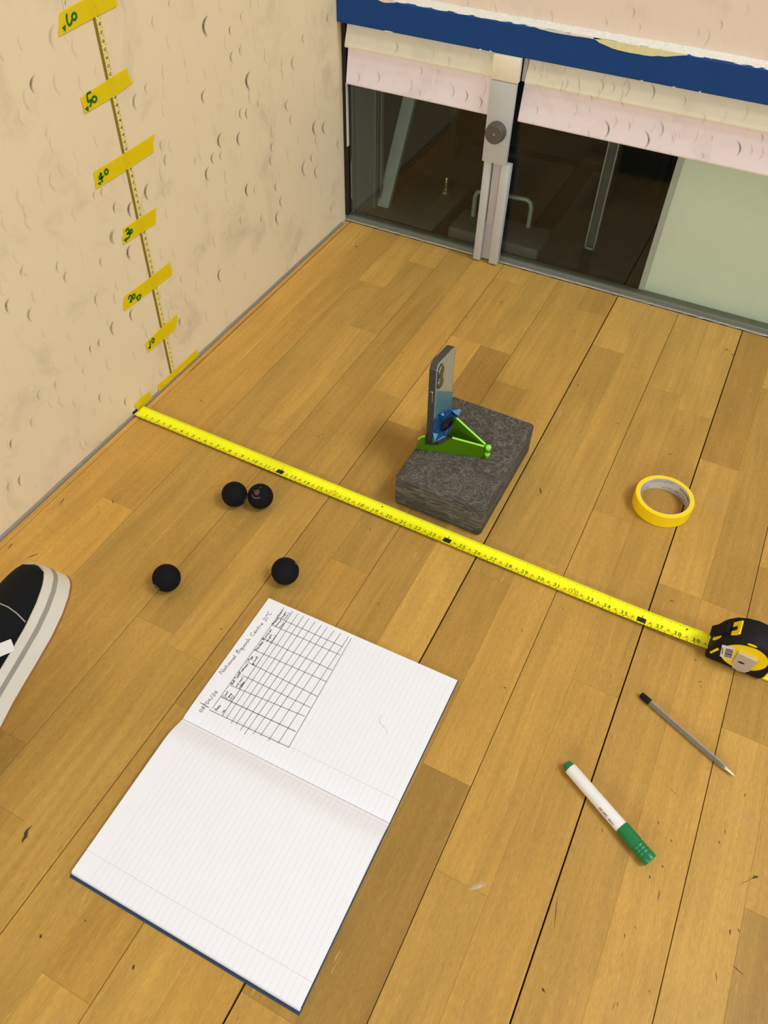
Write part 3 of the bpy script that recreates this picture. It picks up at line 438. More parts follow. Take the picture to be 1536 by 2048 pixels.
def marks(name, items, fn, parent, wk, mat='mark'):
    V = []; F = []; S = []
    for st, pts in items:
        if len(pts) < 3: continue
        P = [Vector(q) for q in spline(pts, 4)]; n = len(P); L = (P[-1]-P[0]).length
        if L < .004: continue
        b = len(V)
        for i, q in enumerate(P):
            t = (P[min(i+1, n-1)]-P[max(i-1, 0)]).normalized(); nn = Vector((-t.y, t.x))
            e = max(0., 1-abs(2*i/(n-1)-1)**2)
            for j, sg in enumerate((-1, -.45, .1, 1)):
                V.append(fn(*(q+nn*sg*L*wk*(.3+.7*e)))); S.append(st*e*(0. if abs(sg) == 1 else (1. if j == 1 else .6))*.95)
        for i in range(n-1):
            for j in range(3):
                a = b+4*i+j; F.append((a, a+1, a+5, a+4))
    o = mesh_obj(name, V, F, M[mat], parent)
    at = o.data.attributes.new('strength', 'FLOAT', 'POINT'); at.data.foreach_set('value', S)
    tag(o, kind='stuff'); return o
marks('pale_scrape', [(.8, [(.833, -.4605), (.838, -.455), (.844, -.449), (.850, -.445)]), (1., [(.3385, -.066), (.3405, -.0655), (.342, -.064), (.343, -.062)])], lambda a, b: (a, b, .00015), floor_root, .16, 'pale')

# ------------------------------------------------------------------ left wall
wl = box_obj('wall_left', (-.12, 0, -9, D+.02, -.022, 4.6), M['wall'])
tag(wl, 'cream plaster side wall covered in grey crescent ball marks', 'wall', kind='structure')
marks('ball_marks', CRES, lambda a, b: (.0006, a, b), wl, .125)
# grey bead along the foot of the wall
bm = bmesh.new(); prof = [(.0, -.02), (.0046, -.02), (.0046, -.003), (.0036, .0005), (.0018, .0025), (0, .003)]
N = 60; rows = []
for i in range(N+1):
    y = -1.3+(D+1.28)*i/N; j = random.uniform(-.0006, .0006)
    rows.append([bm.verts.new((x+(j if x > .001 else 0), y, z+j*(1 if z > -.01 else 0))) for x, z in prof])
for a, b in zip(rows, rows[1:]):
    for i in range(len(prof)-1): bm.faces.new((a[i], a[i+1], b[i+1], b[i]))
tag(bm_obj('baseboard_left', bm, M['bead'], None, 60), 'thin grey sealant bead between the cream wall and the floor', 'trim', kind='structure')

# ------------------------------------------------------------------ front wall and tin
wf = box_obj('wall_front', (0, 6.4, D-.002, D+.06, .474, 4.6), M['pinkwall'])
tag(wf, 'pinkish plaster front wall above the blue tin rail', 'wall', kind='structure')
marks('ball_marks', [q for q in CREST if q[1][2][1] > .474], lambda a, b: (a, D-.0026, b), wf, .07)
tin = empty('squash_tin', (0, D, .303))
tag(tin, 'low tin along the front wall: blue rail over cream and pink slats', 'tin')
Z0 = .303
def prof_x(name, x0, x1, prof, mat, parent, bevel=0.):
    """closed (y, z) profile swept along x; coordinates relative to the tin"""
    pts = [(x0, y-D, z-Z0) for y, z in prof]
    return extrude_poly(name, pts, (x1-x0, 0, 0), mat, parent, bevel)
prof_x('blue_rail', .0005, 6.3, [(D-.019, .4185), (D-.016, .416), (D+.02, .416), (D+.02, .468), (D-.015, .468), (D-.019, .4655)], M['blue'], tin)
PX0, PX1 = .331, .3835      # the post
for nm, x0, x1 in (('upper_slat', .0125, .331), ('upper_slat', .392, 6.3)):
    prof_x(nm, x0, x1, [(D+.003, .4175), (D-.0125, .376), (D-.0118, .372), (D+.008, .372), (D+.008, .4175)], M['cream'], tin, .0006)
for nm, x0, x1 in (('lower_slat', .0125, .331), ('lower_slat', .388, 6.3)):
    prof_x(nm, x0, x1, [(D+.003, .3715), (D-.0088, .306), (D-.008, .303), (D+.0058, .303), (D+.0058, .3715)], M['pink'], tin, .0006)
def slat_y(z):
    if z > .372: return D+.003-.0155*(.4175-z)/.0415
    return D+.003-.0118*(.3715-z)/.0655
marks('ball_marks', [(s, [(a, b-Z0) for a, b in q]) for s, q in CREST if q[2][1] < .416], lambda a, b: (a, slat_y(b+Z0)-D-.0009, b), tin, .07)
# chipped ledge above the blue rail
bm = bmesh.new(); lo = []; hi = []
xs = [.0005+i*.009 for i in range(0, 150)]
for x in xs:
    j = random.uniform(-.0012, .0012); jj = random.uniform(-.0012, .0008)
    lo.append(bm.verts.new((x, -.0165+j, .4672-Z0+j*.4))); hi.append(bm.verts.new((x, -.0015+jj*.4, .4755-Z0+jj)))
for i in range(len(xs)-1): bm.faces.new((lo[i], lo[i+1], hi[i+1], hi[i]))
tag(bm_obj('chipped_ledge', bm, M['chip'], tin), 'flaking white paint ledge on top of the blue rail')
def chip(name, x0, x1, dz, mat, y=-.0196):
    n = 14; top = [(x0+(x1-x0)*i/n, .468+.0005) for i in range(n+1)]
    bot = [(x0+(x1-x0)*i/n, .468-dz*math.sin(math.pi*(i/n)**.85)**.8+random.uniform(-.0006, .0006)) for i in range(n, -1, -1)]
    extrude_poly(name, [(x, y, z-Z0) for x, z in top+bot], (0, .0012, 0), mat, tin)
chip('paint_chip', .505, .665, .0125, M['chipcream'])
chip('paint_chip', .085, .128, .004, M['pinkwall'])
chip('paint_chip', .40, .52, .003, M['chip'])
for x0, x1, z in ((.105, .122, .4165), (.30, .304, .4165), (.32, .324, .417), (.60, .604, .4165), (.655, .66, .4163), (.70, .703, .417)):
    box_obj('edge_chip', (x0, x1, -.0194, -.0185, z-Z0, z-Z0+.0016), M['chip'], tin)
# dark slot at the left end of the tin
box_obj('end_slot', (.0, .0085, -.002, .006, -.303+.012, .113), M['gap'], tin)
box_obj('end_strip', (.0090, .0104, -.004, .004, -.13, .0), M['chip'], tin)

# sliding post with knob
post = empty('sliding_post', (.357, D, 0)); X = .357
tag(post, 'grey steel sliding post with a round knob, standing on the sill', 'post')
box_obj('cover_plate', (PX0-X, PX1-.002-X, -.026, -.014, .222, .3735), M['post'], post, .0012)
box_obj('cover_plate_top', (PX0-X, PX1-X, -.026, -.012, .3745, .4160), M['cream'], post, .001)
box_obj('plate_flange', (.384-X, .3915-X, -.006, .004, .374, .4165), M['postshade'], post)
box_obj('rail', (.3345-X, .3505-X, -.022, -.004, .003, .2215), M['post'], post, .0012)
box_obj('rail', (.3715-X, .3905-X, -.022, -.004, .003, .2215), M['post'], post, .0012)
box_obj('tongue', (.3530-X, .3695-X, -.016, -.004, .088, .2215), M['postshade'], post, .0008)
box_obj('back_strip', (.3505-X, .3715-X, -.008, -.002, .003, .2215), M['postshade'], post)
kn = lathe('knob', [(.0195, 0), (.0195, .006), (.0178, .0075), (.0182, .017), (.0165, .0195), (.0035, .0195), (.0035, .012)], M['knob'], post, 40, 'Y', 40)
kn.rotation_euler = (0, 0, math.pi); kn.location = (.3555-X, -.026, .2845)
sc = lathe('screw', [(.0034, 0), (.0034, .004)], M['alu'], kn, 16, 'Y'); sc.location = (0, .0125, 0)

# glazing under the tin
gz = empty('window_1', (0, D, 0)); tag(gz, 'clear glass panel under the tin', 'window', kind='structure')
box_obj('pane', (.012, 6.3, .006, .012, .004, .40), M['glass'], gz)
box_obj('channel', (.0025, 6.3, .001, .024, -.02, .0105), M['channel'], gz, .001)
bm = bmesh.new(); lo = []; hi = []; bk = []
for i in range(170):
    x = .002+i*.009; j = random.uniform(-.0008, .0008)
    lo.append(bm.verts.new((x, -.0040+j*1.6, .0004))); hi.append(bm.verts.new((x, -.0014+j*.3, .0022+j*.3))); bk.append(bm.verts.new((x, .001, .0024)))
for i in range(169):
    bm.faces.new((lo[i], lo[i+1], hi[i+1], hi[i])); bm.faces.new((hi[i], hi[i+1], bk[i+1], bk[i]))
bm_obj('sill_edge', bm, M['alu'], gz)

# ------------------------------------------------------------------ the dim space behind the glass
bf = mesh_obj('back_floor', [(-.4, D+.02, 0), (6.3, D+.02, 0), (6.3, 2.3, 0), (-.4, 2.3, 0)], [(0, 1, 2, 3)], M['conc'])
tag(bf, 'dusty concrete floor of the dim space behind the glass', 'floor', kind='structure')
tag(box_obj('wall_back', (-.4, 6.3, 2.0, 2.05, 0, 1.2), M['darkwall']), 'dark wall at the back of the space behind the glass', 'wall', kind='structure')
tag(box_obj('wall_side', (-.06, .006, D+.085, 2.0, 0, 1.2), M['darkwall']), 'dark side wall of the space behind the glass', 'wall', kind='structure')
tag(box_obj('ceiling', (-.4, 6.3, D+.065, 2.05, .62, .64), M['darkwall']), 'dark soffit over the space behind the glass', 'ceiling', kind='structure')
fr = empty('steel_frame', (.02, .80, 0)); tag(fr, 'grey-green folded steel frame standing at the left end of the glass', 'frame')
box_obj('frame_plate', (-.0165, -.006, -.010, .040, .0005, .60), M['green_frame'], fr, .001)
extrude_poly('web', [(-.0055, -.003, .0005), (-.0035, -.006, .0005), (.0185, .042, .0005), (.0165, .044, .0005)], (0, 0, .6), M['green_frame'], fr)
box_obj('lip', (.0175, .0215, .042, .060, .0005, .6), M['green_frame'], fr)
box_obj('lip', (.0235, .0265, .062, .074, .0005, .6), M['green_frame'], fr)
st = empty('leaning_strut', (.055, .852, 0)); tag(st, 'galvanised channel strut leaning behind the glass beside the steel frame', 'strut')
dirv = Vector((.010, .118, .232)).normalized(); L = .52
def lean(pts2, name, mat):
    """cross-section (a along x, b across) swept along the lean"""
    bvec = dirv.cross(Vector((1, 0, 0))).normalized()
    extrude_poly(name, [Vector((a, 0, 0))+bvec*b for a, b in pts2], dirv*L, mat, st)
lean([(-.015, .0), (.015, .0), (.015, .0025), (-.015, .0025)], 'web', M['strut'])
lean([(-.015, .0025), (-.0125, .0025), (-.0125, .012), (-.015, .012)], 'flange', M['strut'])
lean([(.0125, .0025), (.015, .0025), (.015, .012), (.0125, .012)], 'flange', M['strut'])
sl = box_obj('steel_slab', (.035, .205, .815, 1.05, .0005, .006), M['slab'], None, .001)
tag(sl, 'flat grey steel slab on the concrete behind the glass, under the bolt', 'slab')
bo = empty('anchor_bolt', (.160, .995, .006)); tag(bo, 'bright anchor bolt standing on the steel slab behind the glass', 'bolt')
lathe('washer', [(.013, 0), (.013, .002)], M['brass'], bo, 24)
lathe('nut', [(.0088, .002), (.0088, .010)], M['brass'], bo, 6, smooth=None)
lathe('shank', [(.0052, .010), (.0052, .036), (.0042, .038)], M['brass'], bo, 16)
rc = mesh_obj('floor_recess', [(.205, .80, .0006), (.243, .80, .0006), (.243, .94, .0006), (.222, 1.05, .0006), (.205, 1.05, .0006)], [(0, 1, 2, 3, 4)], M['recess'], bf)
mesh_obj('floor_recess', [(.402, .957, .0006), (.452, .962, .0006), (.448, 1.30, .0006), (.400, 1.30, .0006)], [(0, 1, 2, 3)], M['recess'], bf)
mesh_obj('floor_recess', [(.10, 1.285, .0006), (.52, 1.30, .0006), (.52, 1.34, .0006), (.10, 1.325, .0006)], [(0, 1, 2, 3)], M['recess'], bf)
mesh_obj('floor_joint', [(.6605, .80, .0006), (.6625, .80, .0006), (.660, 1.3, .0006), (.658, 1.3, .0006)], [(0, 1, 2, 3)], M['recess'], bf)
wp = empty('weight_plate', (.345, .86, 0)); tag(wp, 'grey steel ballast plate with a bent tube handle behind the glass', 'ballast plate')
box_obj('plate', (-.098, .118, -.055, .047, .0005, .030), M['slab'], wp, .006, 3)
tube('handle', [(-.066, .018, .03), (-.066, .018, .075), (-.062, .018, .087), (-.050, .019, .092), (.050, .031, .092), (.060, .032, .087), (.064, .032, .075), (.064, .032, .03)], .0052, M['strut'], wp)
ps = empty('channel_post', (.552, .918, 0)); tag(ps, 'upright steel channel post with pale edges behind the glass', 'post')
box_obj('web', (-.011, .009, .006, .008, .0005, .6), M['slab'], ps)
box_obj('flange', (-.0115, -.0085, -.006, .008, .0005, .6), M['strut'], ps)
box_obj('flange', (.0085, .0115, -.006, .008, .0005, .6), M['strut'], ps)
box_obj('foot', (-.011, .011, -.006, -.004, .0005, .008), M['strut'], ps)
fb = extrude_poly('flat_bar', [(.558, .797, .0006), (.581, .797, .0006), (.563, .91, .0006), (.541, .91, .0006)], (0, 0, .003), M['recess'])
tag(fb, 'dark flat bar lying from the sill to the channel post', 'bar')
fp = lathe('far_pipe', [(.0135, 0), (.0135, .6)], M['darkwall'], None, 20); fp.location = (.091, 1.19, 0)
tag(fp, 'dark round pipe leg standing far back behind the glass', 'pipe')
for i, (x, y) in enumerate(((.625, 1.25), (.665, 1.12))):
    o = lathe('support_leg', [(.014, 0), (.014, .6)], M['recess'], None, 20); o.location = (x, y, 0)
    tag(o, ('dark support leg behind the glass, farther of the two beside the pale board', 'dark support leg behind the glass, nearer of the two beside the pale board')[i], 'leg', 'support legs behind the glass')
pb = empty('pale_board', (.70, .80, 0)); tag(pb, 'large pale grey board standing right behind the glass', 'board')
box_obj('panel', (.006, 3.0, .004, .016, .0005, .58), M['board'], pb)
box_obj('edge_strip', (-.006, .006, -.001, .018, .0005, .58), M['post'], pb)

# ------------------------------------------------------------------ materials of the things
M['yellowtape'] = plain('yellow_masking_tape', (255, 214, 0), .5, var=.05, scale=90.)
def thin_tape():
    m = NT('thin_yellow_masking_tape')
    tr = m.n('ShaderNodeBsdfTransparent'); tr.inputs[0].default_value = (1., .975, .36, 1)
    mx = m.n('ShaderNodeMixShader'); mx.inputs[0].default_value = .60
    f = m.noise(m.pos(), 160., 3.)
    col = m.mix(f, lin(255, 224, 2), lin(255, 234, 4))
    m.bump(f, .3, .0006); m.set(col, .5); m.l(tr.outputs[0], mx.inputs[1]); m.l(m.b.outputs[0], mx.inputs[2]); m.l(mx.outputs[0], m.o.inputs['Surface']); return m.m
M['tape'] = thin_tape()
M['greenink'] = plain('green_marker_ink', (6, 104, 30), .5, var=.15, scale=300.)
M['strip'] = plain('pale_yellow_steel_tape', (246, 226, 138), .4, var=.04)
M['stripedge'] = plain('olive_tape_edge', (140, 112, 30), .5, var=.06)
M['black'] = plain('black_print', (22, 20, 16), .6, var=.1)
M['red'] = plain('orange_red_print', (214, 110, 10), .6, var=.1)
M['blade'] = plain('bright_yellow_blade', (250, 246, 6), .3, var=.03, scale=40., spec=.5)
M['rubber'] = plain('black_rubber', (17, 15, 13), .65, 0., .25, var=.15, scale=50.)
M['caseyellow'] = plain('yellow_abs', (255, 216, 0), .35, var=.03)
M['steel'] = plain('satin_steel', (216, 212, 202), .34, .6, var=.08, scale=80.)
M['darksteel'] = plain('dark_steel_hook', (70, 60, 46), .35, .8, var=.2, scale=200.)
M['paperwhite'] = plain('white_sticker', (226, 220, 208), .7, var=.03)
M['ball'] = plain('black_rubber_ball', (11, 11, 10), .8, 0., .2, var=.25, scale=400.)
M['ballprint'] = plain('plum_print', (132, 80, 92), .7, var=.15, scale=500.)
M['ballwhite'] = plain('pale_print', (170, 168, 164), .7, var=.15, scale=500.)
M['penink'] = plain('black_pen_ink', (30, 28, 32), .6, var=.2, scale=900.)
M['cover'] = plain('dark_blue_cover', (30, 56, 80), .5, var=.08)

# ------------------------------------------------------------------ yellow masking tape pieces on the wall
def tape_piece(key, label):
    poly = TAPES[key]
    cy = sum(q[0] for q in poly)/len(poly); cz = sum(q[1] for q in poly)/len(poly)
    e = .0016 if key in ('60', '50', '40', '30', '20', '10') else .0022
    root = empty('masking_tape_piece', (0, cy, cz)); tag(root, label, 'tape', 'yellow tape pieces stuck to the wall')
    extrude_poly('tape_strip', [(e, a-cy, b-cz) for a, b in poly], (.0003, 0, 0), M['tape'], root)
    if key in INK:
        ik = Ink(lambda a, b: (e+.0006, a-cy, b-cz))
        for s in INK[key][0]: ik.stroke(spline(s, 5), .0030)
        if INK[key][1]: ik.poly(INK[key][1])
        o = ik.build('handwritten_number', M['greenink'], root)
    return root
for kk, w_ in (('60', 'topmost'), ('50', 'second highest'), ('40', 'third highest'), ('30', 'fourth highest'), ('20', 'fifth highest'), ('10', 'lowest numbered')):
    tape_piece(kk, w_+' yellow tape piece on the wall strip, marked %s in green' % kk)
tb = tape_piece('base', 'longest blank yellow tape piece over the foot of the wall strip')
tape_piece('hook', 'short blank yellow tape piece over the hook of the tape measure')
extrude_poly('fold', [(.003, -.045, .0025), (.0055, -.01, .0015), (.0055, .02, .0035), (.0035, .045, .001), (.0035, .045, -.0005), (.0055, .0, .0), (.003, -.045, .001)], (.0004, 0, 0), M['yellowtape'], tb)

# ------------------------------------------------------------------ steel tape strip taped upright on the wall
def sy_(z): return .1073+.0052*(z-.1)/.1*.55      # slight lean of the strip
ws = empty('wall_measuring_strip', (0, .108, .008)); tag(ws, 'narrow yellow centimetre strip taped upright on the cream wall', 'measuring strip')
def wsf(a, b, lift=0.): # a across (0..0.0135), b height
    t = a/.0135
    return (.0005+.0011*math.sin(math.pi*t)+lift, sy_(b)-.0045+a-.108, b-.008)
V = []; F = []; NZ = 40
for i in range(NZ+1):
    b = .004+(.70-.004)*i/NZ
    for j in range(7): V.append(wsf(.0042+(.0135-.0042)*j/6, b))
for i in range(NZ):
    for j in range(6): F.append((i*7+j, i*7+j+1, i*7+j+8, i*7+j+7))
mesh_obj('strip', V, F, M['strip'], ws, True)
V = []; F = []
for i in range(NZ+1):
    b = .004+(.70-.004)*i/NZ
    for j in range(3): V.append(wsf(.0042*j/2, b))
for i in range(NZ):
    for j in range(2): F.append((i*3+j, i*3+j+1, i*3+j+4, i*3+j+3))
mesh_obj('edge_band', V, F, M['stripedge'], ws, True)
ik = Ink(lambda a, b: wsf(a, b, .0003))
for c in range(1, 70):
    z = .010*c-.0035
    ik.glyphs(str(c), .0090, z-.0021, .0042, .64)
    ik.stroke([(.0045, z+.0052), (.0132, z+.0052)], .0006)
    ik.stroke([(.0045, z), (.0056, z)], .0005)
tag(ik.build('printed_numbers', M['black'], ws), kind='stuff')

# ------------------------------------------------------------------ tape measure: blade from the wall, case on the right
TX_, TY_ = 1.03, -.0165
tm = empty('tape_measure', (TX_, TY_, 0), -.0160)
tag(tm, 'yellow and black tape measure pulled out across the floor from the wall', 'tape measure')
BWD = .0130
def bz(u):
    z = .0011
    if u < .10: z += .0040*(1-u/.10)**2
    if u > .86: z += .0050*((u-.86)/.14)**2
    return z
def bsag(u): return .0044*min(1., .25+max(0., u)/.10) if u < .075 else .0044
def bfn(u, v, lift=0.): return (u-TX_, v, bz(u)+bsag(u)*(v/BWD)**2+lift)
V = []; F = []; NU = 120; NV = 10
for i in range(NU+1):
    u = .006+(1.012-.006)*i/NU
    for j in range(NV+1): V.append(bfn(u, -BWD+2*BWD*j/NV))
for i in range(NU):
    for j in range(NV):
        a = i*(NV+1)+j; F.append((a, a+NV+1, a+NV+2, a+1))
bl = mesh_obj('blade', V, F, M['blade'], tm, True)
ik = Ink(lambda u, v: bfn(u, v, .00022)); rk = Ink(lambda u, v: bfn(u, v, .00030)); yk = Ink(lambda u, v: bfn(u, v, .00045))
IN = .0254
def chop_u(a, b, v): return [(a+(b-a)*i/120, v) for i in range(121)]
for n in range(1, 40):
    u = n*IN
    if n % 12 == 0:
        w = .0062
        ik.poly([(u-w, -.0088), (u+w, -.0088), (u+w, .0008), (u-w, .0008)])
        yk.glyphs('%dF' % (n//12), u, -.0074, .0068, .80)
        ik.stroke([(u, .0008), (u, .0050)], .0009)
    elif n % 16 == 0:
        rk.glyphs(str(n), u, -.0070, .0070, .80)
        for A, B in (((u-.0066, .0012), (u+.0066, .0012)), ((u-.0066, -.0080), (u-.0066, .0012)), ((u+.0066, -.0080), (u+.0066, .0012))): ik.stroke([A, B], .0005)
        ik.stroke([(u, .0012), (u, .005)], .0007)
    else:
        ik.glyphs(str(n), u, -.0068, .0074, .82)
    rk.stroke([(u+.5*IN-.0024, -.0052), (u+.5*IN, -.0022), (u+.5*IN+.0024, -.0052)], .0011)
    rk.stroke([(u+.5*IN, -.0055), (u+.5*IN, -.0005)], .0009)
for n in range(1, 16*39+12):
    u = n*IN/16
    ln = .0042 if n % 16 == 0 else (.0034 if n % 8 == 0 else (.0026 if n % 4 == 0 else .0020))
    ik.stroke([(u, .0127-ln), (u, .0127)], .00030)
for c in range(1, 100):
    u = c*.01
    if c % 10 == 0: rk.glyphs(str(c), u-.0015, -.0124, .0042, .90)
    else: ik.glyphs(str(c % 10), u-.0012, -.0124, .0040, .80)
    ik.stroke([(u+.004, -.0128), (u+.004, -.0100)], .00035)
ik.stroke(chop_u(.02, .99, -.0080), .00025)
for u in (.4900, .9750): ik.poly([(u, .0072), (u+.0018, .0085), (u, .0098), (u-.0018, .0085)])
for o in (ik.build('printed_scale', M['black'], bl), rk.build('printed_red_numbers', M['red'], bl), yk.build('printed_foot_marks', M['blade'], bl)): tag(o, kind='stuff')
hk = box_obj('hook', (-TX_, .0012-TX_, -.010, .010, -.0045, .0062), M['darksteel'], tm, .0003)
box_obj('hook_tongue', (.0012, .018, -.0085, .0085, .0062, .0070), M['darksteel'], hk, .0003)
for ux, vy in ((.006, -.004), (.012, .004)):
    r = lathe('rivet', [(.0018, 0), (.0018, .0006), (.001, .0010)], M['brass'], hk, 12); r.location = (ux, vy, .0070)
# case: side profile in x-z, swept across y
prof = [(-.0235, .0010), (-.0225, .0150), (-.0215, .0240), (-.0200, .0360), (-.0150, .0480), (-.0060, .0590), (.0060, .0655), (.0200, .0685), (.0340, .0670), (.0450, .0610), (.0520, .0500), (.0545, .0350), (.0545, .0060), (.0500, .0010)]
CY0, CY1 = -.0215, .0215
cs = extrude_poly('case', [(x, CY0, z) for x, z in prof], (0, CY1-CY0, 0), M['rubber'], tm, .0030, 45)
def side_poly(name, pts, dy, mat, parent, th=.0012): return extrude_poly(name, [(x, CY0-dy+.0004, z) for x, z in pts], (0, -th, 0), mat, parent, .0)
el = [(.0190+.0285*math.cos(a)+.003*math.sin(a), .0350+.0262*math.sin(a)) for a in [2*math.pi*i/40 for i in range(40)]]
side_poly('side_plate', el, 0, M['caseyellow'], tm)
cl = side_poly('belt_clip', [(.0085, .0440), (.0340, .0420), (.0330, .0170), (.0290, .0105), (.0210, .0085), (.0130, .0110), (.0095, .0180)], .0042, M['steel'], tm, .0010)
extrude_poly('clip_bridge', [(.0085, CY0-.0006, .0440), (.0340, CY0-.0006, .0420), (.0340, CY0-.0050, .0420), (.0085, CY0-.0050, .0440)], (0, 0, .0012), M['steel'], cl)
side_poly('clip_slot', [(.0185+.0045*math.cos(a), .0290+.0022*math.sin(a)-(.0012 if math.sin(a) > 0 else 0)) for a in [2*math.pi*i/20 for i in range(20)]], .0053, M['rubber'], cl, .0003)
stk = side_poly('price_sticker', [(-.0125, .0440), (.0030, .0480), (.0085, .0225), (-.0070, .0185)], .0012, M['paperwhite'], tm, .0003)
ik = Ink(lambda a, b: (a, CY0-.0018, b))
for i, w in enumerate((.0012, .0006, .0014, .0006, .0009, .0015, .0006, .0010, .0008)):
    t = i/8; a = (-.0052+.0030*t*0+(.0042*t), .0420-.0185*t); 
    ik.stroke([(-.0068+.0036*t+.0005, .0395-.0165*t), (.0022+.0036*t+.0005, .0418-.0165*t)], w)
ik.stroke([(-.0098, .0385), (-.0060, .0255)], .0010)
ik.build('barcode', M['black'], stk)
side_poly('yellow_pill', [(.0185+.0060*math.cos(a)+.001*math.sin(a), .0655+.0018*math.sin(a)) for a in [2*math.pi*i/16 for i in range(16)]], .0004, M['caseyellow'], tm, .0008)
# thumb lock on the sloping nose, with its yellow surround
def nose(name, t0, t1, y0, y1, lift, mat, th):
    A = Vector((-.0212, 0, .0300)); B = Vector((.0040, 0, .0655)); d = B-A; n = Vector((-d.z, 0, d.x)).normalized()
    pts = [A+d*t0+n*lift+Vector((0, y0, 0)), A+d*t1+n*lift+Vector((0, y0, 0)), A+d*t1+n*lift+Vector((0, y1, 0)), A+d*t0+n*lift+Vector((0, y1, 0))]
    return extrude_poly(name, pts, n*th, mat, tm, .0006)
nose('lock_surround', .02, .98, -.0125, .0110, .0020, M['caseyellow'], .0026)
nose('lock_button', -.02, .60, -.0085, .0085, .0030, M['rubber'], .0070)
nose('button_slot', .60, .86, -.0050, .0020, .0040, M['rubber'], .0012)
side_poly('mouth_stripe', [(-.0205, .0180), (-.0150, .0330), (-.0120, .0300), (-.0185, .0150)], .0, M['caseyellow'], tm, .0006)
bm = bmesh.new(); bx(bm, .043, .066, -.0180, -.0080, .0005, .0050, .0015)
bm_obj('strap_lug', bm, M['caseyellow'], tm, 40)

# ------------------------------------------------------------------ foam block
def foam():
    m = NT('marbled_foam'); v = m.obj()
    sw = m.noise(v, 26., 3., .55, 3.0); sw2 = m.noise(m.vadd(v, (3., 1., 7.)), 48., 3., .55, 2.6)
    st = m.noise(m.vmul(v, (14, 14, 130)), 1., 3., .5, 1.6)
    up = m.n('ShaderNodeSeparateXYZ'); m.l(m.n('ShaderNodeNewGeometry').outputs['Normal'], up.inputs[0])
    top = m.ramp(up.outputs[2], .5, .9)
    vein = m.ramp(m.math('ABSOLUTE', m.math('SUBTRACT', sw, .5)), .0, .028, 1., 0.)
    vein2 = m.ramp(m.math('ABSOLUTE', m.math('SUBTRACT', sw2, .5)), .0, .026, 1., 0.)
    patch = m.ramp(m.noise(v, 24., 3., .6), .62, .72)
    lay = m.ramp(m.math('ABSOLUTE', m.math('SUBTRACT', st, .5)), .0, .06, 1., 0.)
    a = m.math('MULTIPLY', top, m.math('MAXIMUM', m.math('MAXIMUM', vein, vein2), m.math('MULTIPLY', patch, .5)))
    b = m.math('MULTIPLY', m.math('SUBTRACT', 1., top), lay)
    col = m.mix(m.math('MULTIPLY', m.math('MAXIMUM', a, b), .62), m.mix(sw, lin(64, 58, 48), lin(84, 77, 65)), lin(134, 127, 113))
    m.bump(m.math('ADD', sw, st), .15, .0006)
    return m.set(col, .85, spec=.2)
M['foam'] = foam()
TH = -.013
bmk = bmesh.new(); bx(bmk, -.0750, .0750, -.1085, .1085, 0, .0640, .0060, 3)
blk = bm_obj('foam_block', bmk, M['foam'], None, 45)
u = Vector((math.cos(TH), math.sin(TH), 0)); v = Vector((-math.sin(TH), math.cos(TH), 0))
blk.location = Vector((.6515, .0170, 0))-u*.0750+v*.1085; blk.rotation_euler = (0, 0, TH)
tag(blk, 'grey marbled foam yoga block lying flat on the floor', 'foam block')
BH = .0640

# ------------------------------------------------------------------ lime acrylic phone stand
def acrylic(name, rgb, f):
    m = NT(name); tr = m.n('ShaderNodeBsdfTransparent'); tr.inputs[0].default_value = (.55, .85, .05, 1)
    mx = m.n('ShaderNodeMixShader'); mx.inputs[0].default_value = f
    m.set(m.mix(m.noise(m.obj(), 400., 2.), lin(*rgb), lin(*[min(255, c*1.12+4) for c in rgb])), .3)
    m.l(tr.outputs[0], mx.inputs[1]); m.l(m.b.outputs[0], mx.inputs[2]); m.l(mx.outputs[0], m.o.inputs['Surface']); return m.m
M['lime'] = acrylic('lime_acrylic', (96, 138, 2), .5)
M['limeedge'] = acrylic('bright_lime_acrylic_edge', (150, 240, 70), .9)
stn = empty('phone_stand', (.612, .1205, BH)); tag(stn, 'folding lime green acrylic phone stand on the foam block', 'phone stand')
def stand_plate(end, outline, top_run):
    e = Vector((end[0]-.612, end[1]-.1205, 0)); L = e.length; d = e.normalized(); n = Vector((-d.y, d.x, 0))*.0030
    f = lambda s, h: d*s+Vector((0, 0, h))
    pl = extrude_poly('plate', [f(s, h)-n/2 for s, h in outline], n, M['lime'], stn)
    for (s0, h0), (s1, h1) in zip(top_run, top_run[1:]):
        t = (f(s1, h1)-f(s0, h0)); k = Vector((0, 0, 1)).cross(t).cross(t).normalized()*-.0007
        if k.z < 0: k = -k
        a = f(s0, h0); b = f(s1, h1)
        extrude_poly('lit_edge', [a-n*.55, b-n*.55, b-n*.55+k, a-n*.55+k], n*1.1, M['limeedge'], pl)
OA = [(.004, .0005), (.1100, .0005), (.1110, .0100), (.1090, .0200), (.1035, .0270), (.0985, .0285), (.0985, .0110), (.0820, .0110), (.0780, .0120), (.0560, .0330), (.0050, .0240)]
stand_plate((.505, .0883), OA, [(.0985, .0285), (.1035, .0270), (.1090, .0200)])
pl2 = [(.0560, .0330), (.0050, .0240)]
OB = [(.004, .0005), (.1120, .0005), (.1120, .0240), (.1060, .0285), (.1010, .0285), (.1010, .0060), (.0850, .0060), (.0800, .0120), (.0700, .0400), (.0660, .0410), (.0050, .0260)]
stand_plate((.5386-.035, .1448+.0105), OB, [(.0660, .0412), (.0050, .0262)])
d = Vector((.505-.612, .0883-.1205, 0)).normalized(); nn = Vector((-d.y, d.x, 0))*.0034
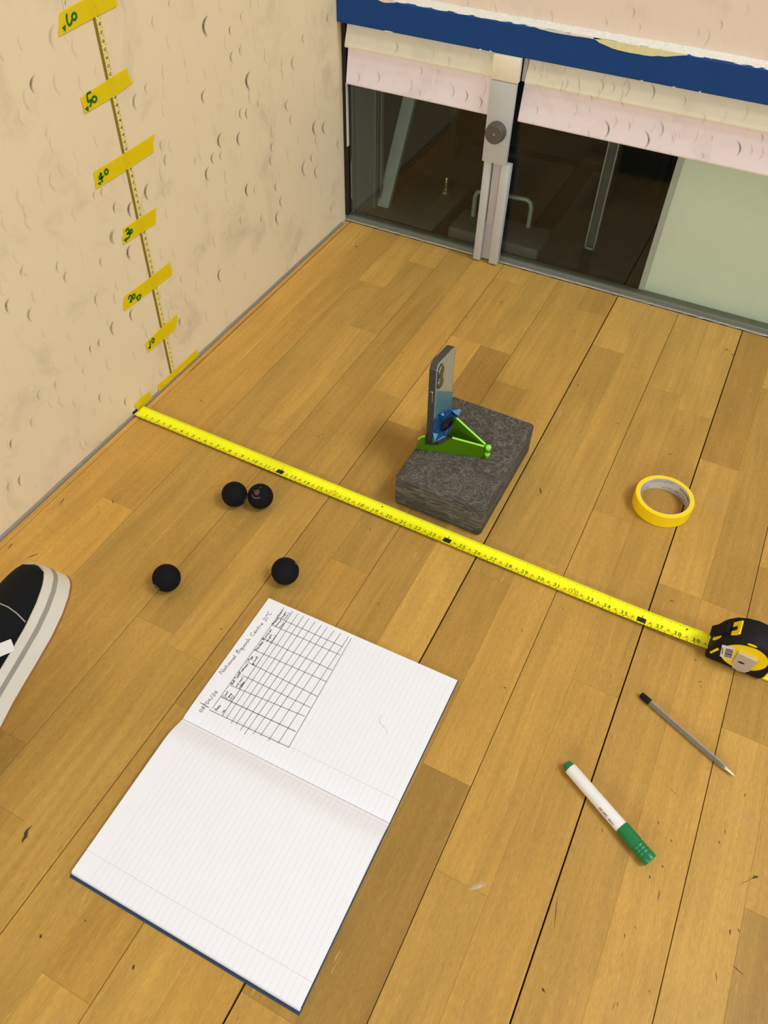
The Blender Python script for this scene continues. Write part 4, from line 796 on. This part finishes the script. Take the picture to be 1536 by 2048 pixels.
extrude_poly('lit_edge', [d*.056+Vector((0, 0, .033))-nn/2, d*.005+Vector((0, 0, .024))-nn/2, d*.005+Vector((0, 0, .0248))-nn/2, d*.056+Vector((0, 0, .0338))-nn/2], nn, M['limeedge'], [c for c in stn.children if c.name.startswith('plate')][0])
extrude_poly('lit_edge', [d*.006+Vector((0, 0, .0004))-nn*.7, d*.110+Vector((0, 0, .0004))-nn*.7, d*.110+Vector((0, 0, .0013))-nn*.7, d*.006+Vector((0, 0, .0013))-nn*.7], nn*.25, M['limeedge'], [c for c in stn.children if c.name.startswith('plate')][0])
for i in range(4):
    z = .0010+i*.0066
    hg = lathe('hinge_knuckle', [(.0032, z), (.0044, z+.0009), (.0044, z+.0052), (.0032, z+.0061)], M['limeedge'] if i % 2 else M['lime'], stn, 20)
    hg.location = (.0015, -.0005, 0)
lathe('hinge_pin', [(.0022, .0005), (.0022, .0280)], M['limeedge'], stn, 14).location = (.0015, -.0005, 0)

# ------------------------------------------------------------------ phone, standing on edge in the slots of the stand
M['phframe'] = plain('graphite_phone_case', (66, 70, 66), .3, .3, var=.1, scale=90.)
M['phback'] = plain('pale_phone_back', (158, 158, 138), .16, .0, var=.05, scale=30., spec=.7)
M['teal'] = plain('teal_back_reflection', (72, 120, 128), .3, var=.08, scale=40.)
M['phglass'] = plain('black_phone_glass', (14, 15, 17), .12, var=.05, spec=.7)
M['lens'] = plain('camera_lens', (92, 70, 44), .12, .2, var=.2, scale=200., spec=.8)
M['chrome'] = plain('chrome_ring', (206, 206, 196), .2, .9, var=.08, scale=200.)
M['gripblue'] = plain('blue_grip_plastic', (34, 96, 150), .35, var=.12, scale=60.)
M['griplight'] = plain('light_blue_grip_plastic', (84, 146, 180), .35, var=.1, scale=60.)
ph = empty('phone', (.5187, .0936, .0720)); ph.rotation_euler = (-.1397, -.0857, -.0014)
tag(ph, 'smartphone in a clear dark-edged case standing upright in the lime stand', 'phone')
PW, PT, PH_ = .0723, .0116, .1470
def rrect(y0, y1, z0, z1, r, n=6):
    out = []
    for cy, cz, a0 in ((y1-r, z1-r, 0), (y0+r, z1-r, 90), (y0+r, z0+r, 180), (y1-r, z0+r, 270)):
        for i in range(n+1):
            a = math.radians(a0+90*i/n); out.append((cy+r*math.cos(a), cz+r*math.sin(a)))
    return out
def slab_x(name, pts, x0, x1, mat, parent, bevel=0., smooth=40): return extrude_poly(name, [(x0, a, b) for a, b in pts], (x1-x0, 0, 0), mat, parent, bevel, smooth)
slab_x('case_frame', rrect(0, PW, 0, PH_, .0115), .0006, PT-.0006, M['phframe'], ph, .0011)
slab_x('screen', rrect(.002, PW-.002, .002, PH_-.002, .010), .0001, .0008, M['phglass'], ph)
slab_x('back_panel', rrect(.0022, PW-.0022, .0022, PH_-.0022, .0098), PT-.0010, PT-.0001, M['phback'], ph)
slab_x('back_reflection', [(.0040, .006), (PW-.0030, .006), (PW-.0030, .0640), (PW-.0034, .0650), (.0050, .1000), (.0040, .0995)], PT-.0003, PT+.0016, M['teal'], ph, .0003)  # reflection in the phone's back, painted on as a thin teal plate
bp = slab_x('camera_bump', rrect(.0040, .0230, .1010, .1410, .0092, 10), PT-.0004, PT+.0020, M['phframe'], ph, .0005)
slab_x('bump_ring', rrect(.0030, .0240, .1000, .1420, .0100, 10), PT-.0004, PT+.0008, M['chrome'], bp, .0003)
for zc in (.1305, .1115):
    ln = lathe('lens', [(.0078, 0), (.0078, .0022), (.0066, .0026), (.0060, .0020)], M['lens'], bp, 28, 'X', 35); ln.location = (PT+.0018, .0135, zc)
    lathe('lens_ring', [(.0084, 0), (.0084, .0016), (.0077, .0018)], M['chrome'], bp, 28, 'X', 35, False).location = (PT+.0018, .0135, zc)
for z0, z1 in ((.0820, .1000), (.0420, .0540), (.0575, .0700)):
    slab_y = extrude_poly('side_button', [(.0040, -.0009, z0), (.0082, -.0009, z0), (.0082, -.0009, z1), (.0040, -.0009, z1)], (0, .0016, 0), M['phframe'] if z0 < .08 else M['chrome'], ph, .0005)
extrude_poly('side_button_face', [(.0046, -.0011, .0830), (.0076, -.0011, .0830), (.0076, -.0011, .0990), (.0046, -.0011, .0990)], (0, .0006, 0), M['phframe'], ph)
# blue folding grip stuck on the lower back
gr = empty('pop_grip', (PT, 0, 0)); gr.parent = ph
gc = Vector(GRIPC[0])
GP = [Vector(q) for q in GRIP]
bm = bmesh.new(); n = len(GP)
out = [bm.verts.new(q) for q in GP]
mid = [bm.verts.new(gc.lerp(q, .62)+Vector((-.004 if i % 2 else -.0015, 0, 0))) for i, q in enumerate(GP)]
cen = bm.verts.new(gc+Vector((-.008, 0, 0)))
for i in range(n):
    j = (i+1) % n; bm.faces.new((out[i], out[j], mid[j], mid[i])); bm.faces.new((mid[i], mid[j], cen))
bmesh.ops.solidify(bm, geom=bm.faces[:], thickness=.0012)
pet = bm_obj('petal_plate', bm, M['gripblue'], ph); pet.location = (PT, 0, 0)
def facet(ids, off):
    pts = [GP[i]+Vector((off, 0, 0)) for i in ids]; c = gc.lerp(sum(pts, Vector())/len(pts), .75)
    bm = bmesh.new(); vs = [bm.verts.new(q) for q in pts]; cc = bm.verts.new(c+Vector((off+.0005, 0, 0)))
    for a, b in zip(vs, vs[1:]): bm.faces.new((a, b, cc))
    o = bm_obj('petal_fold', bm, M['griplight'], pet)
facet([0, 1, 2], .0014); facet([2, 3, 4], .0014); facet([4, 5, 6], .0014); facet([7, 8, 9, 10], .0014); facet([13, 14], .0014)
ax = (Vector(GRIPC[1])-Vector(GRIPC[2])).normalized(); sd = (Vector(GRIPC[4])-Vector(GRIPC[3])); sd = (sd-ax*sd.dot(ax)).normalized(); nrm = ax.cross(sd); nrm = nrm if nrm.x > 0 else -nrm
for i in range(5):
    R1 = .0120-.0014*i; pts = [gc+nrm*(.0015+.0011*i)+ax*R1*1.35*math.cos(a)+sd*R1*.55*math.sin(a) for a in [2*math.pi*k/24 for k in range(25)]]
    tube('accordion_ring', pts, .0011, M['rubber'], pet, 8)
gr_l = gr; bpy.data.objects.remove(gr_l)

# ------------------------------------------------------------------ squash balls
def ball(x, y, label, prints=()):
    bm = bmesh.new(); bmesh.ops.create_uvsphere(bm, u_segments=40, v_segments=24, radius=.0202)
    o = bm_obj('squash_ball', bm, M['ball'], None, 180); o.location = (x, y, .0202)
    tag(o, label, 'ball', 'black squash balls on the floor')
    return o
def sph(c, ex, ey, R=.0204):
    """tangent-plane chart around direction c"""
    c = c.normalized(); ex = (ex-c*ex.dot(c)).normalized(); ey = c.cross(ex)
    return lambda a, b: tuple((c*R+ex*a+ey*b).normalized()*R)
CAMP = Vector((.846, -.728, .925))
def toward(o, right, up):
    """direction on the ball as seen from above right; right/up in units of the radius"""
    w = (CAMP-o.location).normalized(); r = Vector((0, 0, 1)).cross(w).normalized(); uu = w.cross(r)
    k = math.sqrt(max(0., 1-right*right-up*up)); return w*k+r*right+uu*up, r, uu
b1 = ball(.2780, -.0985, 'plain black squash ball on the left of the touching pair')
b2 = ball(.3165, -.0830, 'black squash ball with plum print touching another ball')
b3 = ball(.2837, -.2795, 'single black squash ball nearest to the shoe')
b4 = ball(.4285, -.1900, 'single black squash ball above the corner of the notebook')
c, r, uu = toward(b2, -.22, .34)
ik = Ink(sph(c, r, uu))
ik.stroke([(.0035*math.cos(a), .0035*math.sin(a)) for a in [2*math.pi*i/24 for i in range(25)]], .0010)
ik.stroke([(-.0050, .0050), (.0040, .0042)], .0009); ik.stroke([(-.0050, .0050), (-.0020, -.0050)], .0009)
ik.stroke([(.0014*math.cos(a), .0014*math.sin(a)) for a in [2*math.pi*i/14 for i in range(15)]], .0009)
for i in range(9):                                              # worn, illegible lettering in an arc
    a = math.radians(192+i*11.5); r0, r1 = .0088, .0110+.0004*(i % 3)
    ik.stroke([(r0*math.cos(a), r0*math.sin(a)), (r1*math.cos(a+.03), r1*math.sin(a+.03))], .0011)
ik.stroke([(.0062, .0092), (.0086, .0086)], .0016)
ik.build('print', M['ballprint'], b2)
def wordarc(o, right, up, text, ang):
    c, r, uu = toward(o, right, up); e = r*math.cos(ang)+uu*math.sin(ang)
    ik = Ink(sph(c, e, uu))
    for i in range(text):                                       # worn, illegible lettering
        x = (i-(text-1)/2)*.0018; ik.stroke([(x, 0), (x+.0004*(i % 2), .0024)], .0010)
    ik.build('print', M['ballwhite'], o)
wordarc(b1, .80, -.50, 6, .9); wordarc(b3, -.84, -.40, 6, -.9); wordarc(b4, .80, .42, 3, -1.2)

# ------------------------------------------------------------------ notebook
def paper():
    m = NT('ruled_paper'); sp = m.n('ShaderNodeSeparateXYZ'); m.l(m.uv(), sp.inputs[0]); x, y = sp.outputs[0], sp.outputs[1]
    ph_ = m.math('FRACT', m.math('DIVIDE', m.math('SUBTRACT', x, .0290), .00722))
    ln = m.math('LESS_THAN', m.math('ABSOLUTE', m.math('SUBTRACT', ph_, .5)), .026)
    ln = m.math('MULTIPLY', ln, m.math('GREATER_THAN', x, .0250))
    ln = m.math('MULTIPLY', ln, m.math('LESS_THAN', x, .2900))
    md = m.math('MODULO', m.math('ADD', y, .21), .21)
    mg = m.math('LESS_THAN', m.math('ABSOLUTE', m.math('SUBTRACT', md, .0285)), .00022)
    f = m.noise(m.uv(), 30., 4.)
    c = m.mix(m.math('MULTIPLY', f, .5), lin(238, 236, 233), lin(231, 229, 227))
    c = m.mix(m.math('MULTIPLY', ln, .55), c, lin(184, 188, 202))
    c = m.mix(m.math('MULTIPLY', mg, .8), c, lin(226, 168, 178))
    return m.set(c, .75, spec=.2)
M['paper'] = paper(); M['pageedge'] = plain('page_edges', (226, 224, 220), .8, var=.06, scale=500.)
NBX0, NBX1 = -.1470, .1475
nbk = empty('notebook', (.5750, -.4385, 0), .0135); tag(nbk, 'open ruled notebook with a handwritten table, lying on the floor', 'notebook')
def nz(s):
    if s >= 0: return .0026+.0022*(1-math.exp(-s/.010))-.0012*s/.21
    t = -s; return .0026+.0096*(1-math.exp(-(t/.017)**1.7))-.0050*max(0., (t-.03)/.18)
def sheet(name, s0, s1, mat, drop=0., inset=0., x0=NBX0, x1=NBX1, th=None, parent=nbk, n=40):
    V = []; F = []; U = []
    for i in range(n+1):
        t = i/n
        s = s0+(s1-s0)*t
        for x in (x0, x1): V.append((x, s, nz(s)-drop)); U.append((x-NBX0, s))
    for i in range(n): F.append((2*i, 2*i+1, 2*i+3, 2*i+2))
    return mesh_obj(name, V, F, mat, parent, True, U)
sheet('page', .0002, .2085, M['paper']); lowp = sheet('page', -.2070, -.0002, M['paper'])
def stack(name, s0, s1, zb, mat, shrink, skew=0.):
    """solid page block under the top sheet"""
    bm = bmesh.new(); n = 30; R = []
    for i in range(n+1):
        s = s0+(s1-s0)*i/n; zt = nz(s)-.00015
        R.append([bm.verts.new((NBX0+shrink, s, zt)), bm.verts.new((NBX1-shrink*.4, s, zt)), bm.verts.new((NBX1-shrink, s, zb)), bm.verts.new((NBX0+shrink*1.5, s, zb))])
    for a, b in zip(R, R[1:]):
        for j in range(4): bm.faces.new((a[j], a[(j+1) % 4], b[(j+1) % 4], b[j]))
    bm.faces.new(R[0]); bm.faces.new(R[-1])
    return bm_obj(name, bm, mat, nbk)
stack('page_block', .0005, .2080, .0010, M['pageedge'], .0006); stack('page_block', -.2082, -.0005, .0010, M['pageedge'], .0006)
bm = bmesh.new(); bx(bm, NBX0-.0010, NBX1+.0008, -.2120, .2095, .0001, .0010)
bm_obj('cover', bm, M['cover'], nbk)
for q in range(2):
    box_obj('loose_sheet', (NBX0+.0005+q*.0004, NBX1+.0002, -.2086-.0004*q, -.2060, nz(-.207)-.0022-q*.0016, nz(-.207)-.0020-q*.0016), M['pageedge'], nbk)
ca, sa = math.cos(-.0135), math.sin(-.0135)
def w2n(q):
    a, b = q[0]-.5750, q[1]+.4385; return (ca*a-sa*b, sa*a+ca*b)
ik = Ink(lambda a, b: (a, b, nz(b)+.00022))
def chop(A, B, n=8): return [(A[0]+(B[0]-A[0])*i/n, A[1]+(B[1]-A[1])*i/n) for i in range(n+1)]
for i, L_ in enumerate(TABLE):
    A, B = w2n(L_[0]), w2n(L_[1]); ik.stroke(chop(A, B), .00072 if i in (1, 13) else .00058)
for txt, (A, B), h in TEXT:
    handwrite(ik, txt, w2n(A), w2n(B), h*1.5, .00058)
tag(ik.build('handwriting', M['penink'], nbk), 'pen table and notes reading National Squash Centre 21°C, 08/04/26')
hr = tube('stray_hair', [(.078+.0, .118, nz(.11)+.0005), (.079, .111, nz(.11)+.0006), (.083, .1065, nz(.11)+.0006), (.091, .104, nz(.1)+.0005), (.097, .099, nz(.1)+.0004)], .00012, M['postshade'], nbk, 5)

# ------------------------------------------------------------------ roll of yellow tape
rl = empty('masking_tape_roll', (.8865, .2140, 0)); tag(rl, 'roll of yellow masking tape lying flat on the boards', 'tape roll')
M['coreprint'] = None
def core():
    m = NT('printed_cardboard_core'); sp = m.n('ShaderNodeSeparateXYZ'); m.l(m.uv(), sp.inputs[0])
    blk_ = m.noise(m.vmul(m.uv(), (130., 18., 1.)), 1., 2., .6); t = m.ramp(blk_, .50, .56)
    band = m.math('FRACT', m.math('MULTIPLY', sp.outputs[1], 2.0)); row = m.math('MULTIPLY', m.math('GREATER_THAN', band, .22), m.math('LESS_THAN', band, .80))
    grp = m.ramp(m.noise(m.vmul(m.uv(), (7., 1.6, 1.)), 1., 1., .5), .42, .50)
    c = m.mix(m.math('MULTIPLY', m.math('MULTIPLY', t, row), m.math('MULTIPLY', grp, .8)), lin(206, 198, 182), lin(92, 92, 84))
    return m.set(c, .7)
M['coreprint'] = core()
lathe('tape_layers', [(.0394, .0003), (.0454, .0003), (.0460, .0010), (.0460, .0234), (.0454, .0241), (.0394, .0241), (.0394, .0003)], M['yellowtape'], rl, 72, 'Z', 30, False)
V = []; F = []; U = []; n = 72
for i in range(n+1):
    a = 2*math.pi*i/n
    for z, v_ in ((.0004, 0.), (.0238, 1.)): V.append((.0386*math.cos(a), .0386*math.sin(a), z)); U.append((i/n, v_))
for i in range(n): F.append((2*i, 2*i+1, 2*i+3, 2*i+2))
cr = mesh_obj('cardboard_core', V, F, M['coreprint'], rl, True, U)
lathe('core_rim', [(.0386, .0236), (.0394, .0236), (.0394, .0004), (.0386, .0004)], M['paperwhite'], rl, 72, 'Z', 30, False)
ik = Ink(lambda a, z: (.0384*math.cos(a), .0384*math.sin(a), z))
M['printgreen'] = plain('green_print', (60, 110, 40), .7); M['printdark'] = plain('grey_print', (70, 70, 66), .7)
gk = Ink(lambda a, z: (.0384*math.cos(a), .0384*math.sin(a), z)); 
for i in range(9):                                              # green word, too small to read
    a0 = math.radians(62-i*4.6); gk.poly([(a0, .0148), (a0-.034, .0148), (a0-.034, .0192), (a0, .0192)]); gk.stroke([(a0, .0170+.002*(i % 3-1)), (a0-.05, .0170+.002*(i % 3-1))], .0010)
gk.build('printed_word', M['printgreen'], cr)
ov = [(math.radians(52)+.30*math.cos(a), .0070+.0038*math.sin(a)) for a in [2*math.pi*i/30 for i in range(31)]]
ik.stroke(ov, .0008)
ik.build('printed_oval', M['printdark'], cr)
a0 = math.radians(205)
extrude_poly('loose_tab', [(.0459*math.cos(a0), .0459*math.sin(a0), .001), (.0474*math.cos(a0+.04), .0474*math.sin(a0+.04), .006), (.0472*math.cos(a0+.04), .0472*math.sin(a0+.04), .0195), (.0459*math.cos(a0), .0459*math.sin(a0), .0232)], (.0003, .0002, 0), M['yellowtape'], rl)

# ------------------------------------------------------------------ marker pen
M['markerwhite'] = plain('white_barrel', (236, 232, 222), .35, var=.02); M['markergreen'] = plain('green_plastic', (6, 116, 60), .35, var=.06)
mA = Vector((.8840, -.2735, .0086)); mB = Vector((1.0065, -.3395, .0092)); mL = (mB-mA).length
mk_ = empty('marker_pen', ((mA.x+mB.x)/2, (mA.y+mB.y)/2, 0), math.atan2(mB.y-mA.y, mB.x-mA.x)); tag(mk_, 'white whiteboard marker with green cap and end plug', 'marker')
h = mL/2; Z = .0086
def along(name, prof, mat, z, parent=mk_, n=32):
    o = lathe(name, [(r, x) for r, x in prof], mat, parent, n, 'X', 35); o.location = (0, 0, z); return o
along('end_plug', [(.0030, -h), (.0056, -h+.0012), (.0060, -h+.0040), (.0066, -h+.0050), (.0066, -h+.0086)], M['markergreen'], Z)
brl = along('barrel', [(.0074, -h+.0080), (.0078, -h+.0090), (.0080, h-.0455)], M['markerwhite'], Z)
capp = [(.0084, h-.0455), (.0088, h-.0440), (.0088, h-.0230)]
for i in range(4):
    x = h-.0230+i*.0042; capp += [(.0082, x+.0008), (.0082, x+.0018), (.0088, x+.0027), (.0088, x+.0040)]
capp += [(.0086, h-.0012), (.0080, h)]
along('cap', capp, M['markergreen'], .0089)
th0 = math.radians(112)
ik = Ink(lambda a, b: (a, .00815*math.cos(th0+b/.008), .00815*math.sin(th0+b/.008)))
ik.glyphs('code 296150', h-.0640, -.0130, .0040, .56, (1, 0))
lathe_o = ik
ik2 = Ink(lambda a, b: (a, .00812*math.cos(b), .00812*math.sin(b)))

# the lettering runs along the barrel on the side facing the camera, read from the cap end
lathe_o.v = []; lathe_o.f = []
lathe_o.fn = lambda a, b: (a, -.00812*math.sin(b/.00812), .00812*math.cos(b/.00812))
lathe_o.glyphs('code 296150', h-.0640, .0105, .0036, .60, (-1, 0))
lathe_o.build('print', M['black'], brl)
rk = Ink(lambda a, b: (a, .00812*math.sin(b/.00812), .00812*math.cos(b/.00812)))
rk.stroke([(-.026, .0085), (-.018, .0088)], .0016); rk.stroke([(-.015, .0086), (-.011, .0088)], .0014)
rk.build('red_print', plain('red_print', (196, 60, 40), .6), brl)

# ------------------------------------------------------------------ ball-point pen
M['clear'] = None
def clearp():
    m = NT('clear_pen_plastic'); tr = m.n('ShaderNodeBsdfTransparent'); tr.inputs[0].default_value = (.93, .92, .88, 1)
    gl = m.n('ShaderNodeBsdfGlossy'); gl.inputs['Roughness'].default_value = .08; df = m.n('ShaderNodeBsdfDiffuse'); df.inputs[0].default_value = lin(226, 218, 200)
    m1 = m.n('ShaderNodeMixShader'); m1.inputs[0].default_value = .22; m2 = m.n('ShaderNodeMixShader')
    fr = m.n('ShaderNodeFresnel'); fr.inputs[0].default_value = 1.45; m.l(fr.outputs[0], m2.inputs[0])
    m.l(tr.outputs[0], m1.inputs[1]); m.l(df.outputs[0], m1.inputs[2]); m.l(m1.outputs[0], m2.inputs[1]); m.l(gl.outputs[0], m2.inputs[2])
    m.l(m2.outputs[0], m.o.inputs['Surface']); m.t.nodes.remove(m.b); return m.m
M['clear'] = clearp()
pA = Vector((.9435, -.1355, 0)); pB = Vector((1.0750, -.1915, 0)); pL = (pB-pA).length; h = pL/2
pn = empty('ballpoint_pen', ((pA.x+pB.x)/2, (pA.y+pB.y)/2, 0), math.atan2(pB.y-pA.y, pB.x-pA.x)); tag(pn, 'clear hexagonal ballpoint pen with a black end cap', 'pen')
along('end_cap', [(.0034, -h), (.0041, -h+.0010), (.0042, -h+.0140), (.0039, -h+.0150)], M['rubber'], .0043, pn, 20)
lathe('barrel', [(.0041, -h+.0145), (.0041, h-.0190), (.0030, h-.0140)], M['clear'], pn, 6, 'X', None).location = (0, 0, .0043)
along('refill', [(.0017, -h+.0150), (.0017, h-.0160)], M['penink'], .0043, pn, 12)
along('tip_cone', [(.0030, h-.0142), (.0029, h-.0125), (.0021, h-.0110), (.0018, h-.0050), (.0008, h-.0016), (.0004, h)], M['brass'], .0043, pn, 20)

# ------------------------------------------------------------------ canvas shoe coming in from the left
M['canvas'] = plain('black_canvas', (13, 13, 12), .85, 0., .2, var=.3, scale=300.); M['rubberwhite'] = plain('off_white_rubber', (214, 204, 180), .6, var=.08, scale=40.)
M['foxstripe'] = plain('grey_foxing_stripe', (150, 142, 124), .6, var=.08); M['gum'] = plain('gum_sole', (150, 96, 40), .6, var=.08)
M['leatherwhite'] = plain('white_leather_stripe', (220, 212, 196), .55, var=.05); M['lace'] = plain('white_lace', (206, 198, 180), .8, var=.06, scale=200.)
SL = .288
def wd(s):
    tab = [(0, 0), (.012, .014), (.04, .024), (.10, .031), (.25, .034), (.45, .037), (.62, .044), (.75, .0475), (.85, .0450), (.92, .0390), (.97, .0300), (.99, .0215), (1.0, .010)]
    for (a, b), (c, d_) in zip(tab, tab[1:]):
        if s <= c: return b+(d_-b)*(s-a)/(c-a)
    return 0
shoe = empty('canvas_shoe', (.2507, -.6519, .0075)); shoe.rotation_euler = (-.4707, -.4218, 1.6457); tag(shoe, 'black canvas shoe with white rubber sole and white side stripe, toes up', 'shoe')
ss = [0, .006, .02, .05, .1, .17, .25, .35, .45, .55, .62, .7, .75, .8, .85, .89, .92, .95, .97, .985, .995, 1.0]
def outline(grow, z0, z1, name, mat):
    R = [(s*SL+(grow if s > .5 else -grow)*(abs(s-.5)*2)**6, -(wd(s)+grow)+(.006*math.sin(s*3.1))) for s in ss]+[(s*SL+(grow if s > .5 else -grow)*(abs(s-.5)*2)**6, (wd(s)+grow)+(.006*math.sin(s*3.1))) for s in ss[::-1]]
    R2 = []
    for q in R:
        if not R2 or (Vector(q)-Vector(R2[-1])).length > 1e-5: R2.append(q)
    if (Vector(R2[0])-Vector(R2[-1])).length < 1e-5: R2.pop()
    return extrude_poly(name, [(x, y, z0) for x, y in R2], (0, 0, z1-z0), mat, shoe, 0, 60)
outline(.0024, .0005, .0034, 'outsole', M['gum'])
fx = outline(.0022, .0034, .0360, 'foxing', M['rubberwhite'])
o = outline(.0027, .0215, .0275, 'foxing_stripe', M['foxstripe'])
outline(.0014, .0360, .0385, 'foxing_lip', M['rubberwhite'])
def toph(s):
    tab = [(0, .088), (.1, .092), (.3, .080), (.42, .084), (.52, .090), (.62, .080), (.72, .068), (.82, .060), (.90, .055), (.96, .050), (.99, .045), (1, .0385)]
    for (a, b), (c, d_) in zip(tab, tab[1:]):
        if s <= c: return b+(d_-b)*(s-a)/(c-a)
    return .0385
V = []; F = []; NS = 40; NA = 16
def up_pt(s, a, inset=.0015, lift=0.):
    w = max(wd(s)-inset, .0004); hh = toph(s)-.030; c, sn = math.cos(a), math.sin(a)
    y = w*math.copysign(abs(c)**.75, c)*(1-.18*max(0, sn)); z = .030+hh*abs(sn)**.62
    return Vector((min(max(s, .006), .992)*SL, y+lift*c+.006*math.sin(s*3.1), z+lift*sn))
for i in range(NS+1):
    s = i/NS
    for j in range(NA+1): V.append(tuple(up_pt(s, math.pi*j/NA)))
for i in range(NS):
    for j in range(NA):
        if i < 18 and 4 <= j < 12 and i > 2: continue        # foot opening
        a = i*(NA+1)+j; F.append((a, a+NA+1, a+NA+2, a+1))
upr = mesh_obj('upper', V, F, M['canvas'], shoe, True)
md_ = upr.modifiers.new('thickness', 'SOLIDIFY'); md_.thickness = .0022; md_.offset = -1
def patch(name, pts, mat, lift=.0012, w=.010):
    P = [up_pt(s, a, .0015, lift) for s, a in pts]; V = []; F = []
    for i, q in enumerate(P):
        t = (P[min(i+1, len(P)-1)]-P[max(i-1, 0)]).normalized()
        s, a = pts[i]; nrm = (up_pt(s, a, .0015, .01)-up_pt(s, a)).normalized(); sd = t.cross(nrm).normalized()
        for k in (-.5, .5): V.append(tuple(q+sd*w*k)); 
        for k in (-.5, .5): V.append(tuple(q+sd*w*k+nrm*.0012))
    for i in range(len(P)-1):
        b = 4*i
        for f in ((0, 1, 5, 4), (2, 3, 7, 6), (0, 2, 6, 4), (1, 3, 7, 5)): F.append(tuple(b+k for k in f))
    return mesh_obj(name, V, F, mat, upr)
for sg in (0, 1):
    A = lambda a: a if sg == 0 else math.pi-a
    patch('side_stripe', [(.20, A(.14)), (.30, A(.42)), (.40, A(.72)), (.49, A(.72)), (.57, A(.50)), (.63, A(.26)), (.67, A(.10))], M['leatherwhite'], .0026, .015)
    patch('toe_seam', [(.77, A(.15)), (.79, A(.5)), (.80, A(.9)), (.80, A(1.3)), (.80, A(1.57))], M['foxstripe'], .0022, .0014)
for i in range(4):
    s = .52+i*.055
    patch('lace', [(s, 1.05), (s+.006, 1.35), (s, 1.57), (s+.006, 1.8), (s, 2.09)], M['lace'], .0042, .010)
patch('tongue', [(.36, 1.57), (.44, 1.57), (.50, 1.57), (.60, 1.57), (.70, 1.57)], M['lace'], .0022, .024)
lathe('insole', [(.001, 0), (.026, .0)], M['canvas'], shoe, 24, 'Z', None, False).location = (.06, 0, .05)
